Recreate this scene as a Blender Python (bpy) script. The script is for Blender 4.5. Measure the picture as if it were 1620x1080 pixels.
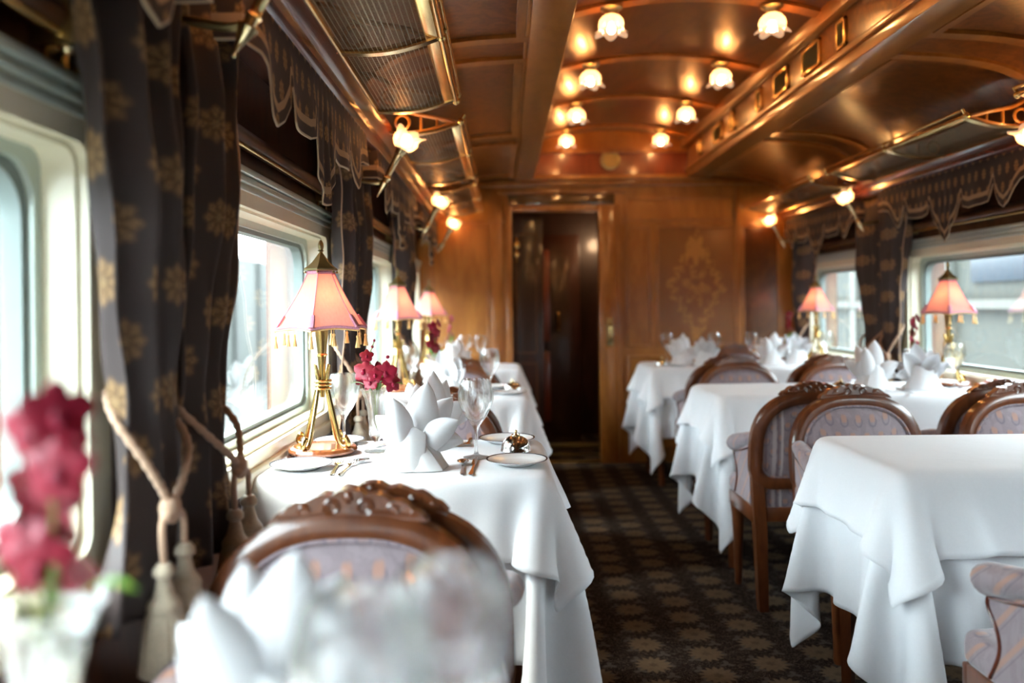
import bpy, bmesh, math, random
import numpy as np
from mathutils import Vector, Matrix

for _o in list(bpy.data.objects):
    bpy.data.objects.remove(_o)
SC = bpy.context.scene
COL = SC.collection
PI = math.pi

# ------------------------------------------------------------------ camera
EYE = 1.15                      # camera height above the carpet
FPX = 1300.0                    # focal length in pixels of the 1620 px wide frame
ROLL = 0.011
cam = bpy.data.cameras.new('camera')
camo = bpy.data.objects.new('camera', cam)
COL.objects.link(camo)
cam.sensor_width = 36.0
cam.lens = FPX / 1620 * 36.0
cam.shift_x = 14 / 1620
cam.shift_y = -56 / 1620
cam.clip_start = 0.02
cam.clip_end = 200
camo.matrix_world = (Matrix.Translation((0, 0, EYE)) @ Matrix.Rotation(PI / 2, 4, 'X') @ Matrix.Rotation(-ROLL, 4, 'Z'))
cam.dof.use_dof = True
cam.dof.focus_distance = 2.18
cam.dof.aperture_fstop = 1.55
SC.camera = camo

# ------------------------------------------------------------------ world, sun, exposure
SC.view_settings.view_transform = 'Standard'
SC.view_settings.look = 'None'
SC.view_settings.gamma = 1
SC.view_settings.use_curve_mapping = False
SC.view_settings.exposure = 1.95
W = bpy.data.worlds.new('sky')
SC.world = W
W.use_nodes = True
_bg = W.node_tree.nodes['Background']
_bg.inputs['Color'].default_value = (0.80, 0.90, 1.0, 1)
_bg.inputs['Strength'].default_value = 7.4
sun = bpy.data.lights.new('sun', 'SUN')
suno = bpy.data.objects.new('sun', sun)
COL.objects.link(suno)
sun.energy = 6.0
sun.angle = 0.6
sun.color = (1.0, 0.95, 0.86)
suno.rotation_euler = (Vector((1.0, 0.10, -1.45))).to_track_quat('-Z', 'Y').to_euler()
cy = SC.cycles
cy.use_denoising = True
cy.max_bounces = 9
cy.diffuse_bounces = 4
cy.glossy_bounces = 4
cy.transmission_bounces = 8
cy.transparent_max_bounces = 12
cy.sample_clamp_indirect = 6.0
cy.caustics_reflective = False
cy.caustics_refractive = False

# plan of the carriage: x across, y along the aisle, z up
XL, XR, YB, YE = -0.62, 2.20, -1.70, 6.00      # wall faces, rear and end wall
XM = (XL + XR) / 2
PITCH = 1.617
WIN_W = 1.33                                   # window opening along y
WIN_C = [2.18 + PITCH * k for k in (-2, -1, 0, 1)] + [5.34]
WIN_WS = [WIN_W] * 4 + [1.13]
PIER = [2.989 + PITCH * k for k in (-2, -1, 0, 1)]
ZS, ZT = 0.765, 1.425                           # window sill and head
TABLE_H = 0.75
def mx(x):
    return 2 * XM - x

def portal(x, y, facing):
    l = bpy.data.lights.new('window_portal', 'AREA')
    l.shape = 'RECTANGLE'
    l.size = 0.72
    l.size_y = 1.30
    l.cycles.is_portal = True
    o = bpy.data.objects.new('window_portal', l)
    COL.objects.link(o)
    o.location = (x, y, (ZS + ZT) / 2)
    o.rotation_euler = Vector((facing, 0, 0)).to_track_quat('-Z', 'Y').to_euler()
for _y in WIN_C:
    if True:
        portal(XL - .12, _y, 1)
        portal(XR + .12, _y, -1)

# ------------------------------------------------------------------ mesh helpers
def nb():
    return bmesh.new()

def obj(name, bm, mat, parent=None, loc=(0, 0, 0), rot=(0, 0, 0), smooth=True, sharp=38):
    bmesh.ops.recalc_face_normals(bm, faces=bm.faces[:]) if not getattr(mat, 'open_surface', False) else None
    for f in bm.faces:
        f.smooth = smooth
    if smooth:
        lim = math.radians(sharp)
        for e in bm.edges:
            if len(e.link_faces) == 2 and e.calc_face_angle(0) > lim:
                e.smooth = False
    me = bpy.data.meshes.new(name)
    bm.to_mesh(me)
    bm.free()
    me.materials.append(mat)
    o = bpy.data.objects.new(name, me)
    COL.objects.link(o)
    o.location = loc
    o.rotation_euler = rot
    if parent is not None:
        o.parent = parent
    return o

def tag(o, label=None, cat=None, group=None, kind=None):
    if label: o['label'] = label
    if cat: o['category'] = cat
    if group: o['group'] = group
    if kind: o['kind'] = kind
    return o

def thing(name, label, cat, loc=(0, 0, 0), rotz=0.0, group=None):
    o = bpy.data.objects.new(name, None)
    o.empty_display_size = 0.05
    COL.objects.link(o)
    o.location = loc
    o.rotation_euler = (0, 0, rotz)
    return tag(o, label, cat, group)

def struct(name, bm, mat, parent=None, **k):
    o = obj(name, bm, mat, parent, **k)
    if parent is None:
        o['kind'] = 'structure'
    return o

def dup(root, loc, rotz=0.0, label=None, group=None, scale=None):
    r = root.copy()
    COL.objects.link(r)
    r.location = loc
    r.rotation_euler = (0, 0, rotz)
    if scale: r.scale = scale
    if label: r['label'] = label
    if group: r['group'] = group
    for ch in list(root.children):
        c = ch.copy()
        COL.objects.link(c)
        c.parent = r
        for g in ch.children:
            d = g.copy()
            COL.objects.link(d)
            d.parent = c
    return r

def box(bm, c, s, rot=None, bev=0.0, seg=2):
    m = Matrix.Translation(c) @ (rot.to_4x4() if rot is not None else Matrix.Identity(4)) @ Matrix.Diagonal((s[0], s[1], s[2], 1))
    r = bmesh.ops.create_cube(bm, size=1.0, matrix=m)
    if bev > 0:
        es = list({e for v in r['verts'] for e in v.link_edges})
        bmesh.ops.bevel(bm, geom=es, offset=bev, segments=seg, profile=0.5, affect='EDGES')

def xbox(bm, x0, x1, y0, y1, z0, z1, bev=0.0):
    box(bm, ((x0 + x1) / 2, (y0 + y1) / 2, (z0 + z1) / 2), (abs(x1 - x0), abs(y1 - y0), abs(z1 - z0)), bev=bev)

def grid(bm, nu, nv, fn, uv=None, wrap=False):
    """fn(i, j) -> point; nu columns, nv rows"""
    vs = [[bm.verts.new(fn(i, j)) for i in range(nu)] for j in range(nv)]
    lay = bm.loops.layers.uv.verify() if uv else None
    for j in range(nv - 1):
        for i in range(nu if wrap else nu - 1):
            i2 = (i + 1) % nu
            f = bm.faces.new((vs[j][i], vs[j][i2], vs[j + 1][i2], vs[j + 1][i]))
            if uv:
                for l, (a, b) in zip(f.loops, ((i, j), (i + 1, j), (i + 1, j + 1), (i, j + 1))):
                    l[lay].uv = uv(a, b)
    return vs

def lathe(bm, prof, seg=24, c=(0, 0, 0), ripple=None, mat=None, cap=True):
    """prof: list of (r, z); ripple(theta, k) multiplies the radius"""
    rows = []
    for k, (r, z) in enumerate(prof):
        if r < 1e-6:
            rows.append([bm.verts.new((c[0], c[1], c[2] + z))])
            continue
        row = []
        for i in range(seg):
            t = 2 * PI * i / seg
            q = r * (ripple(t, k) if ripple else 1.0)
            row.append(bm.verts.new((c[0] + q * math.cos(t), c[1] + q * math.sin(t), c[2] + z)))
        rows.append(row)
    vv = [v for r in rows for v in r]
    for a, b in zip(rows[:-1], rows[1:]):
        if len(a) == 1 and len(b) == 1:
            continue
        for i in range(seg):
            j = (i + 1) % seg
            if len(a) == 1:
                bm.faces.new((a[0], b[j], b[i]))
            elif len(b) == 1:
                bm.faces.new((a[i], a[j], b[0]))
            else:
                bm.faces.new((a[i], a[j], b[j], b[i]))
    if cap:
        for r in (rows[0], rows[-1]):
            if len(r) > 2:
                bm.faces.new(r)
    if mat is not None:
        bmesh.ops.transform(bm, matrix=mat, verts=vv)
    return vv

def frames_along(pts, closed=False):
    n = len(pts)
    P = [Vector(p) for p in pts]
    T = []
    for i in range(n):
        a = P[(i - 1) % n] if (closed or i > 0) else P[i]
        b = P[(i + 1) % n] if (closed or i < n - 1) else P[i]
        T.append((b - a).normalized())
    ref = Vector((0, 0, 1)) if abs(T[0].z) < 0.9 else Vector((1, 0, 0))
    u = T[0].cross(ref).normalized()
    out = []
    for i in range(n):
        u = (u - T[i] * u.dot(T[i]))
        if u.length < 1e-6:
            u = T[i].orthogonal()
        u.normalize()
        out.append((P[i], u.copy(), T[i].cross(u)))
    return out

def tube(bm, pts, r, seg=8, closed=False, caps=True, flat=1.0):
    fr = frames_along(pts, closed)
    n = len(pts)
    rows = []
    for i, (p, u, v) in enumerate(fr):
        q = r[i] if isinstance(r, (list, tuple)) else r
        rows.append([bm.verts.new(p + u * (q * math.cos(2 * PI * k / seg)) + v * (q * flat * math.sin(2 * PI * k / seg))) for k in range(seg)])
    for i in range(n if closed else n - 1):
        a, b = rows[i], rows[(i + 1) % n]
        for k in range(seg):
            k2 = (k + 1) % seg
            bm.faces.new((a[k], a[k2], b[k2], b[k]))
    if caps and not closed:
        bm.faces.new(rows[0][::-1])
        bm.faces.new(rows[-1])

def sweep(bm, pts, prof, closed=False, up=None, caps=True):
    """sweep a closed profile [(a, b)] along pts; a goes along 'side', b along 'up'"""
    n = len(pts)
    P = [Vector(p) for p in pts]
    rows = []
    for i in range(n):
        a = P[(i - 1) % n] if (closed or i > 0) else P[i]
        b = P[(i + 1) % n] if (closed or i < n - 1) else P[i]
        t = (b - a).normalized()
        w = Vector(up)
        s = t.cross(w).normalized()
        k = 1.0
        if (closed or 0 < i < n - 1):
            d1 = (P[i] - a).normalized()
            k = 1.0 / max(0.5, math.sqrt(max(1e-4, (1 + d1.dot((b - P[i]).normalized())) / 2)))
        rows.append([bm.verts.new(P[i] + s * (x * k) + w * y) for x, y in prof])
    m = len(prof)
    for i in range(n if closed else n - 1):
        a, b = rows[i], rows[(i + 1) % n]
        for k in range(m):
            k2 = (k + 1) % m
            bm.faces.new((a[k], a[k2], b[k2], b[k]))
    if caps and not closed:
        bm.faces.new(rows[0][::-1])
        bm.faces.new(rows[-1])

def prism(bm, pts, d0, d1, fn):
    """extrude the 2-D outline from depth d0 to d1; fn(a, b, d) -> point"""
    A = [bm.verts.new(fn(a, b, d0)) for a, b in pts]
    B = [bm.verts.new(fn(a, b, d1)) for a, b in pts]
    n = len(pts)
    for i in range(n):
        j = (i + 1) % n
        bm.faces.new((A[i], A[j], B[j], B[i]))
    bm.faces.new(A[::-1])
    bm.faces.new(B)

def ball(bm, c, r, sc=(1, 1, 1), seg=12, rings=8, rot=None):
    m = Matrix.Translation(c) @ (rot.to_4x4() if rot is not None else Matrix.Identity(4)) @ Matrix.Diagonal((r * sc[0], r * sc[1], r * sc[2], 1))
    bmesh.ops.create_uvsphere(bm, u_segments=seg, v_segments=rings, radius=1.0, matrix=m)

def smoothstep(t):
    t = min(1, max(0, t))
    return t * t * (3 - 2 * t)

def lerp(a, b, t):
    return a + (b - a) * t

def spline(pts, n):
    """Catmull-Rom through pts (tuples), n samples per span"""
    P = [Vector(p) for p in pts]
    out = []
    for i in range(len(P) - 1):
        p0, p1, p2, p3 = P[max(i - 1, 0)], P[i], P[i + 1], P[min(i + 2, len(P) - 1)]
        for k in range(n):
            t = k / n
            out.append(0.5 * ((2 * p1) + (p2 - p0) * t + (2 * p0 - 5 * p1 + 4 * p2 - p3) * t * t + (3 * p1 - p0 - 3 * p2 + p3) * t ** 3))
    out.append(P[-1])
    return out

# ------------------------------------------------------------------ materials
class S:
    """a shader socket with arithmetic"""
    def __init__(s, nt, k): s.nt, s.k = nt, k
    def _m(s, op, *a):
        n = s.nt.nodes.new('ShaderNodeMath')
        n.operation = op
        for i, v in enumerate((s,) + a):
            if isinstance(v, S): s.nt.links.new(v.k, n.inputs[i])
            else: n.inputs[i].default_value = v
        return S(s.nt, n.outputs[0])
    def __add__(s, o): return s._m('ADD', o)
    def __sub__(s, o): return s._m('SUBTRACT', o)
    def __mul__(s, o): return s._m('MULTIPLY', o)
    def __truediv__(s, o): return s._m('DIVIDE', o)
    def floor(s): return s._m('FLOOR')
    def fract(s): return s._m('FRACT')
    def cos(s): return s._m('COSINE')
    def sin(s): return s._m('SINE')
    def abs(s): return s._m('ABSOLUTE')
    def sqrt(s): return s._m('SQRT')
    def atan2(s, o): return s._m('ARCTAN2', o)
    def pingpong(s, o): return s._m('PINGPONG', o)
    def mod(s, o): return s._m('FLOORED_MODULO', o)
    def max(s, o): return s._m('MAXIMUM', o)
    def min(s, o): return s._m('MINIMUM', o)
    def step(s, a, b):
        n = s.nt.nodes.new('ShaderNodeMapRange')
        n.interpolation_type = 'SMOOTHSTEP'
        s.nt.links.new(s.k, n.inputs[0])
        n.inputs[1].default_value, n.inputs[2].default_value = a, b
        return S(s.nt, n.outputs[0])

def newmat(name):
    m = bpy.data.materials.new(name)
    m.use_nodes = True
    nt = m.node_tree
    return m, nt, nt.nodes['Principled BSDF']

def setp(b, rough=.5, metal=0, coat=0, coat_rough=.1, spec=.5, trans=0, ior=1.45, sheen=0):
    b.inputs['Roughness'].default_value = rough
    b.inputs['Metallic'].default_value = metal
    b.inputs['Coat Weight'].default_value = coat
    b.inputs['Coat Roughness'].default_value = coat_rough
    b.inputs['Specular IOR Level'].default_value = spec
    b.inputs['Transmission Weight'].default_value = trans
    b.inputs['IOR'].default_value = ior
    b.inputs['Sheen Weight'].default_value = sheen

def coords(nt, kind='Object'):
    n = nt.nodes.new('ShaderNodeTexCoord')
    x = nt.nodes.new('ShaderNodeSeparateXYZ')
    nt.links.new(n.outputs[kind], x.inputs[0])
    return n.outputs[kind], S(nt, x.outputs[0]), S(nt, x.outputs[1]), S(nt, x.outputs[2])

def noise(nt, vec, scale, detail=3, stretch=(1, 1, 1), rough=.5, dist=0):
    mp = nt.nodes.new('ShaderNodeMapping')
    nt.links.new(vec, mp.inputs[0])
    mp.inputs['Scale'].default_value = stretch
    n = nt.nodes.new('ShaderNodeTexNoise')
    nt.links.new(mp.outputs[0], n.inputs['Vector'])
    n.inputs['Scale'].default_value = scale
    n.inputs['Detail'].default_value = detail
    n.inputs['Roughness'].default_value = rough
    n.inputs['Distortion'].default_value = dist
    return S(nt, n.outputs[0])

def mixc(nt, fac, a, b):
    n = nt.nodes.new('ShaderNodeMix')
    n.data_type = 'RGBA'
    if isinstance(fac, S): nt.links.new(fac.k, n.inputs[0])
    else: n.inputs[0].default_value = fac
    for i, v in ((6, a), (7, b)):
        if isinstance(v, tuple): n.inputs[i].default_value = (*v, 1)
        else: nt.links.new(v, n.inputs[i])
    return n.outputs[2]

def bump(nt, b, h, strength=.3, dist=.01):
    n = nt.nodes.new('ShaderNodeBump')
    n.inputs['Strength'].default_value = strength
    n.inputs['Distance'].default_value = dist
    nt.links.new(h.k, n.inputs['Height'])
    nt.links.new(n.outputs[0], b.inputs['Normal'])

def plain(name, c, vary=0.06, nscale=30, **k):
    m, nt, b = newmat(name)
    v, x, y, z = coords(nt)
    f = noise(nt, v, nscale)
    lo = tuple(max(0, q * (1 - vary)) for q in c)
    hi = tuple(min(1, q * (1 + vary)) for q in c)
    nt.links.new(mixc(nt, f, lo, hi), b.inputs['Base Color'])
    setp(b, **k)
    return m

def wood(name, dark, light, scale=7, stretch=(1, 1, 1), burl=0.0, **k):
    m, nt, b = newmat(name)
    v, x, y, z = coords(nt)
    f = noise(nt, v, scale, 6, stretch, .62, .6 + burl)
    g = noise(nt, v, scale * 6, 2, stretch, .5)
    h = (f * .8 + g * .2).step(.3, .7)
    nt.links.new(mixc(nt, h, dark, light), b.inputs['Base Color'])
    setp(b, **k)
    return m

def cell(u, v, cu, cv, stagger=True):
    """metric offsets from the nearest motif centre of a staggered lattice"""
    q = v / cv
    row = q.floor()
    p = u / cu
    if stagger:
        p = p + row.mod(2.0) * .5
    return (p.fract() - .5) * cu, (q.fract() - .5) * cv

def rosette(du, dv, r, petals, amp=.22, soft=.15, phase=0.0):
    rad = (du * du + dv * dv).sqrt()
    ang = dv.atan2(du)
    lim = ((ang * float(petals) + phase).cos() * amp + 1.0) * r
    return (lim - rad).step(-soft * r, soft * r)
WALNUT = wood('walnut', (.055, .019, .009), (.15, .052, .020), 9, (1, 1, .25), rough=.32, coat=.5, coat_rough=.12)
AMBER = wood('amber_veneer', (.072, .020, .0035), (.155, .050, .009), 5, (1, .35, .6), .5, rough=.3, coat=.75, coat_rough=.13)
AMBER_RAIL = wood('amber_rail', (.26, .090, .016), (.42, .165, .036), 8, (1, .3, .3), .2, rough=.3, coat=.75, coat_rough=.12)
AMBER_DARK = wood('burr_veneer', (.115, .032, .007), (.25, .078, .015), 11, (1, 1, 1), 1.6, rough=.28, coat=.8, coat_rough=.11)
AMBER_WALL = wood('wall_veneer', (.27, .096, .014), (.45, .182, .034), 4, (1.0, 1, .3), .3, rough=.36, coat=.5, coat_rough=.2)
MAHOGANY = wood('mahogany', (.065, .014, .008), (.15, .035, .018), 12, (1, .15, 1), 0, rough=.25, coat=.8, coat_rough=.08)
CHAIR_WOOD = wood('chair_wood', (.062, .017, .006), (.165, .048, .014), 10, (1, 1, .3), .3, rough=.28, coat=.7, coat_rough=.12)
VESTIBULE = wood('dark_panelling', (.016, .006, .004), (.05, .016, .010), 8, (1, 1, .25), 0, rough=.3, coat=.4)
RED_WOOD = wood('red_panelling', (.12, .022, .010), (.22, .045, .018), 8, (1, 1, .25), 0, rough=.3, coat=.5)
CREAM = plain('cream_paint', (.78, .74, .58), .03, rough=.38, coat=.2)
GASKET = plain('grey_green_metal', (.50, .58, .54), .05, rough=.3, metal=.3)
GASKET_DARK = plain('dark_rubber', (.22, .27, .26), .05, rough=.5)
BRASS = plain('brass', (.72, .50, .20), .12, 14, rough=.2, metal=1)
BRASS_PALE = plain('pale_brass', (.80, .66, .38), .10, 14, rough=.22, metal=1)
BRASS_DULL = plain('aged_brass', (.34, .28, .14), .2, 40, rough=.34, metal=1)
BRASS_LAMP = plain('lamp_brass', (.50, .35, .13), .15, 14, rough=.2, metal=1)
SILVER = plain('silver', (.62, .60, .58), .04, rough=.14, metal=1)
CORD = plain('cream_cord', (.44, .285, .19), .25, 160, rough=.75, sheen=.3)
TASSEL_M = plain('tassel_thread', (.46, .385, .28), .3, 220, rough=.7, sheen=.4)
GOLD_TASSEL = plain('gold_thread', (.80, .52, .20), .25, 220, rough=.6, sheen=.4)
PORCELAIN = plain('porcelain', (.90, .90, .88), .01, rough=.12, coat=.5)
RIM = plain('dark_rim_band', (.05, .05, .07), .2, 200, rough=.25)
LAMP_WOOD = wood('lamp_base_wood', (.11, .028, .009), (.25, .075, .024), 24, (1, .4, 1), .3, rough=.22, coat=.8)
PETAL = plain('orchid_petal', (.30, .004, .030), .35, 60, rough=.45, sheen=.2)
PETAL_DK = plain('orchid_lip', (.30, .004, .04), .2, 60, rough=.4)
LEAF = plain('leaf_green', (.13, .27, .03), .35, 30, rough=.4)
LEAF_PALE = plain('pale_stem', (.34, .40, .12), .25, 30, rough=.45)
TRIM_PINK = plain('rose_braid', (.62, .28, .38), .45, 340, rough=.8)
FACADE = plain('pale_render', (.05, .054, .048), .05, 1.5, rough=.8)
FACADE_GREY = plain('grey_green_render', (.0125, .0155, .0125), .06, 1.5, rough=.8)
FACADE_DARK = plain('dark_window', (.012, .018, .026), .1, 2, rough=.15)
CONCRETE = plain('platform_concrete', (.045, .047, .043), .08, 2, rough=.9)
TRANSOM = plain('dark_transom_glass', (.10, .055, .022), .2, 8, rough=.06, coat=1.0, spec=.9)
VENT_DARK = plain('vent_dark', (.02, .014, .010), .1, rough=.5)

def emat(name, c, s):
    m = bpy.data.materials.new(name)
    m.use_nodes = True
    nt = m.node_tree
    nt.nodes.remove(nt.nodes['Principled BSDF'])
    e = nt.nodes.new('ShaderNodeEmission')
    e.inputs[0].default_value = (*c, 1)
    e.inputs[1].default_value = s
    nt.links.new(e.outputs[0], nt.nodes['Material Output'].inputs[0])
    return m
BULB = emat('bulb_light', (1.0, .56, .20), 46)
BULB_SCONCE = emat('sconce_bulb_light', (1.0, .55, .19), 40)
BULB_TABLE = emat('table_bulb_light', (1.0, .52, .22), 7)

def mixmat(name, build):
    m = bpy.data.materials.new(name)
    m.use_nodes = True
    nt = m.node_tree
    nt.nodes.remove(nt.nodes['Principled BSDF'])
    nt.links.new(build(nt), nt.nodes['Material Output'].inputs[0])
    return m

def mixs(nt, fac, a, b):
    n = nt.nodes.new('ShaderNodeMixShader')
    if isinstance(fac, (int, float)): n.inputs[0].default_value = fac
    else: nt.links.new(fac, n.inputs[0])
    nt.links.new(a, n.inputs[1])
    nt.links.new(b, n.inputs[2])
    return n.outputs[0]

def shader(nt, kind, color=None, rough=None, ior=None):
    n = nt.nodes.new('ShaderNodeBsdf' + kind)
    if color is not None:
        if isinstance(color, tuple): n.inputs['Color'].default_value = (*color, 1)
        else: nt.links.new(color, n.inputs['Color'])
    if rough is not None: n.inputs['Roughness'].default_value = rough
    if ior is not None: n.inputs['IOR'].default_value = ior
    return n.outputs[0]

def _pane(nt):
    f = nt.nodes.new('ShaderNodeLayerWeight')
    f.inputs[0].default_value = .5
    k = S(nt, f.outputs['Facing'])
    k = k * k * k * .55 + .045
    return mixs(nt, k.k, shader(nt, 'Transparent', (.95, .98, .96)), shader(nt, 'Glossy', (1, 1, 1), .0))
PANE = mixmat('window_glass', _pane)
CRYSTAL = mixmat('cut_crystal', lambda nt: mixs(nt, .55, shader(nt, 'Transparent', (.96, .97, .97)), shader(nt, 'Glass', (1, 1, 1), .0, 1.5)))

def _petalglass(nt):
    e = nt.nodes.new('ShaderNodeEmission')
    e.inputs[0].default_value = (1, .62, .34, 1)
    e.inputs[1].default_value = .16
    a = nt.nodes.new('ShaderNodeAddShader')
    t = mixs(nt, .5, shader(nt, 'Translucent', (.62, .40, .25)), shader(nt, 'Transparent', (.75, .52, .36)))
    nt.links.new(mixs(nt, .12, t, shader(nt, 'Glossy', (1, 1, 1), .1)), a.inputs[0])
    nt.links.new(e.outputs[0], a.inputs[1])
    return a.outputs[0]
PETAL_GLASS = mixmat('frosted_petal_glass', _petalglass)

def _silk(nt):
    v, x, y, z = coords(nt)
    f = noise(nt, v, 160, 2, (1, 1, .08))
    c = mixc(nt, f, (.84, .37, .33), (.90, .48, .43))
    return mixs(nt, .52, shader(nt, 'Diffuse', c), shader(nt, 'Translucent', c))
SILK = mixmat('pink_silk', _silk)

def _linen(nt):
    v, x, y, z = coords(nt)
    f = noise(nt, v, 240, 2)
    c = mixc(nt, f, (.85, .86, .88), (.91, .92, .94))
    d = nt.nodes.new('ShaderNodeBsdfPrincipled')
    nt.links.new(c, d.inputs['Base Color'])
    setp(d, rough=.75, sheen=.15)
    g = noise(nt, v, 9, 3)
    bump(nt, d, g, .25, .012)
    return mixs(nt, .18, d.outputs[0], shader(nt, 'Translucent', (.8, .82, .85)))
LINEN = mixmat('white_linen', _linen)

# carpet: dark brown with staggered tan flower heads and small sprigs
def _carpet():
    m, nt, b = newmat('flower_carpet')
    v, x, y, z = coords(nt)
    wob = noise(nt, v, 60, 2)
    du, dv = cell(y, x, .159, .187)
    flower = rosette(du, dv, .052, 14, .16, .12)
    heart = rosette(du, dv, .014, 6, .2, .3)
    d2, e2 = cell(y + .040, x + .0935, .0795, .0935)
    swirl = rosette(d2, e2, .016, 3, .55, .25)
    curl = noise(nt, v, 34, 2, (1, 1.4, 1), .5, 2.2)
    vine = (curl - .5).abs().step(.035, .012)
    base = mixc(nt, wob, (.010, .0055, .005), (.021, .013, .011))
    c1 = mixc(nt, vine * .8, base, (.085, .068, .052))
    c2 = mixc(nt, swirl * .8, c1, (.072, .060, .050))
    tan = mixc(nt, wob, (.075, .050, .030), (.135, .095, .060))
    c3 = mixc(nt, flower, c2, tan)
    c4 = mixc(nt, heart * .5, c3, (.050, .032, .020))
    nt.links.new(c4, b.inputs['Base Color'])
    setp(b, rough=.95, spec=.08)
    bump(nt, b, noise(nt, v, 900, 1), .4, .004)
    return m
CARPET = _carpet()

def _curtain(name, cu, cv, r, usez):
    """dark silk with woven gold medallions; uv u = cloth length, v = height"""
    m, nt, b = newmat(name)
    uvv, u, w, _ = coords(nt, 'UV')
    v, x, y, z = coords(nt)
    du, dv = cell(u, w if not usez else z, cu, cv)
    if usez: dv = dv * .55
    med = rosette(du, dv, r, 8, .11, .22)
    ring = rosette(du, dv, r * .62, 8, .42, .3, 3.14)
    core = rosette(du, dv, r * .25, 6, .25, .3)
    n = noise(nt, uvv, 260, 2)
    thread = med * (n.step(.35, .6) * .6 + .4)
    gold = mixc(nt, ring, (.33, .20, .090), (.20, .115, .048))
    gold = mixc(nt, core, gold, (.34, .22, .10))
    base = mixc(nt, noise(nt, uvv, 7, 2), (.040, .029, .028), (.068, .052, .052))
    c = mixc(nt, thread, base, gold)
    if usez:
        band = (w - .040).abs().step(.0105, .0085)
        hem = w.step(.0055, .004)
        c = mixc(nt, band, c, (.36, .25, .15))
        c = mixc(nt, hem, c, (.40, .31, .21))
    nt.links.new(c, b.inputs['Base Color'])
    setp(b, rough=.5 if not usez else .75, spec=.45 if not usez else .15, sheen=.04)
    bump(nt, b, noise(nt, uvv, 500, 1), .12, .002)
    return m
CURTAIN = _curtain('medallion_silk', .15, .085, .030, False)
PELMET = _curtain('pelmet_silk', .055, .075, .012, True)

def _uphol(name, stripes):
    m, nt, b = newmat(name)
    v, x, y, z = coords(nt)
    h = z + y                      # runs up the backs and along the seats
    n = noise(nt, v, 420, 2)
    base = mixc(nt, n, (.175, .130, .145), (.265, .210, .225))
    damask = noise(nt, v, 26, 2, (1, 1, .5), .5, 1.5).step(.46, .54)
    c = mixc(nt, damask * .35, base, (.30, .245, .26))
    du, dv = cell(x, h, .050, .042)
    drop = rosette(du, dv * .62, .0070, 2, .35, .3)
    bow = ((du * du + (dv + .006) * (dv + .006)).sqrt() - .0125).abs().step(.0030, .0012) * (dv.step(.004, -.002))
    c = mixc(nt, bow * .6, c, (.11, .085, .12))
    c = mixc(nt, drop * .7, c, (.40, .20, .13))
    a = x.abs()
    if stripes:
        for q, w_, col, k in ((.118, .004, (.50, .42, .40), .8), (.132, .0025, (.14, .09, .10), .8), (.146, .006, (.46, .38, .37), .7), (.175, .003, (.16, .11, .12), .7), (.188, .004, (.50, .42, .40), .7)):
            c = mixc(nt, (a - q).abs().step(w_ + .0012, w_) * k, c, col)
    nt.links.new(c, b.inputs['Base Color'])
    setp(b, rough=.62, spec=.35, sheen=.35)
    bump(nt, b, n, .15, .002)
    return m
UPHOL = _uphol('mauve_damask', False)
UPHOL_STRIPE = _uphol('mauve_striped_damask', True)

def _net(nt):
    uvv, u, w, _ = coords(nt, 'UV')
    a = ((u / .0125).fract() - .5).abs().step(.39, .45)
    q = (u / .0125).floor().mod(2.0) * .5
    c = ((w / .0085 + q).fract() - .5).abs().step(.33, .42)
    k = a.max(c)
    p = nt.nodes.new('ShaderNodeBsdfPrincipled')
    p.inputs['Base Color'].default_value = (.30, .25, .16, 1)
    setp(p, rough=.4, metal=.8)
    return mixs(nt, k.k, shader(nt, 'Transparent', (.62, .56, .48)), p.outputs[0])
NET = mixmat('rack_wire_net', _net)

def _marquetry():
    m, nt, b = newmat('marquetry_panel')
    v, x, y, z = coords(nt)
    f = noise(nt, v, 5, 5, (1, 1, .35), .6, .6)
    base = mixc(nt, f, (.19, .066, .011), (.31, .120, .023))
    az = z * .66
    ang = az.atan2(x)
    rad = (x * x + az * az).sqrt()
    dia = x.abs() * 1.25 + az.abs()
    ringd = (dia - .235 + (ang * 16.0).sin() * .022).abs().step(.050, .030)
    leafy = noise(nt, v, 30, 2, (1, 1, 1), .5, 1.5).step(.44, .52)
    top = rosette(x, az - .175, .060, 5, .3, .15, 1.6)
    bot = rosette(x, az + .225, .030, 6, .25, .2)
    mid = rosette(x, az + .0, .080, 6, .35, .15, 1.2)
    k = (ringd * leafy).max(top).max(bot).max(mid * leafy)
    c = mixc(nt, k * .75, base, (.52, .235, .048))
    dark = rosette(x, az - .02, .022, 5, .3, .2)
    c = mixc(nt, dark * .6, c, (.16, .06, .015))
    nt.links.new(c, b.inputs['Base Color'])
    setp(b, rough=.34, coat=.5, coat_rough=.18)
    return m
MARQUETRY = _marquetry()

# ------------------------------------------------------------------ the carriage shell
bm = nb(); xbox(bm, XL - .2, XR + .2, YB, YE + 1.4, -.06, 0)
struct('floor', bm, CARPET)

def side_wall(name, s):
    def X(x): return x if s < 0 else mx(x)
    bm = nb()
    xbox(bm, X(XL), X(XL - .20), YB, YE + .05, 0, ZS - .02)
    xbox(bm, X(XL), X(XL - .20), YB, YE + .05, ZT + .005, 1.95)
    edges = [YB] + [q for c, w in zip(WIN_C, WIN_WS) for q in (c - w / 2, c + w / 2)] + [YE + .05]
    for a, b in zip(edges[0::2], edges[1::2]):
        xbox(bm, X(XL), X(XL - .20), a, b, ZS - .02, ZT + .005)
    struct(name, bm, WALNUT)
    # panelled dado below the windows
    bm = nb()
    xbox(bm, X(XL), X(XL + .012), YB, YE, .02, .12, .003)
    xbox(bm, X(XL), X(XL + .012), YB, YE, .66, .70, .003)
    struct('baseboard_' + ('left' if s < 0 else 'right'), bm, MAHOGANY)
side_wall('wall_left', -1)
side_wall('wall_right', 1)

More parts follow.
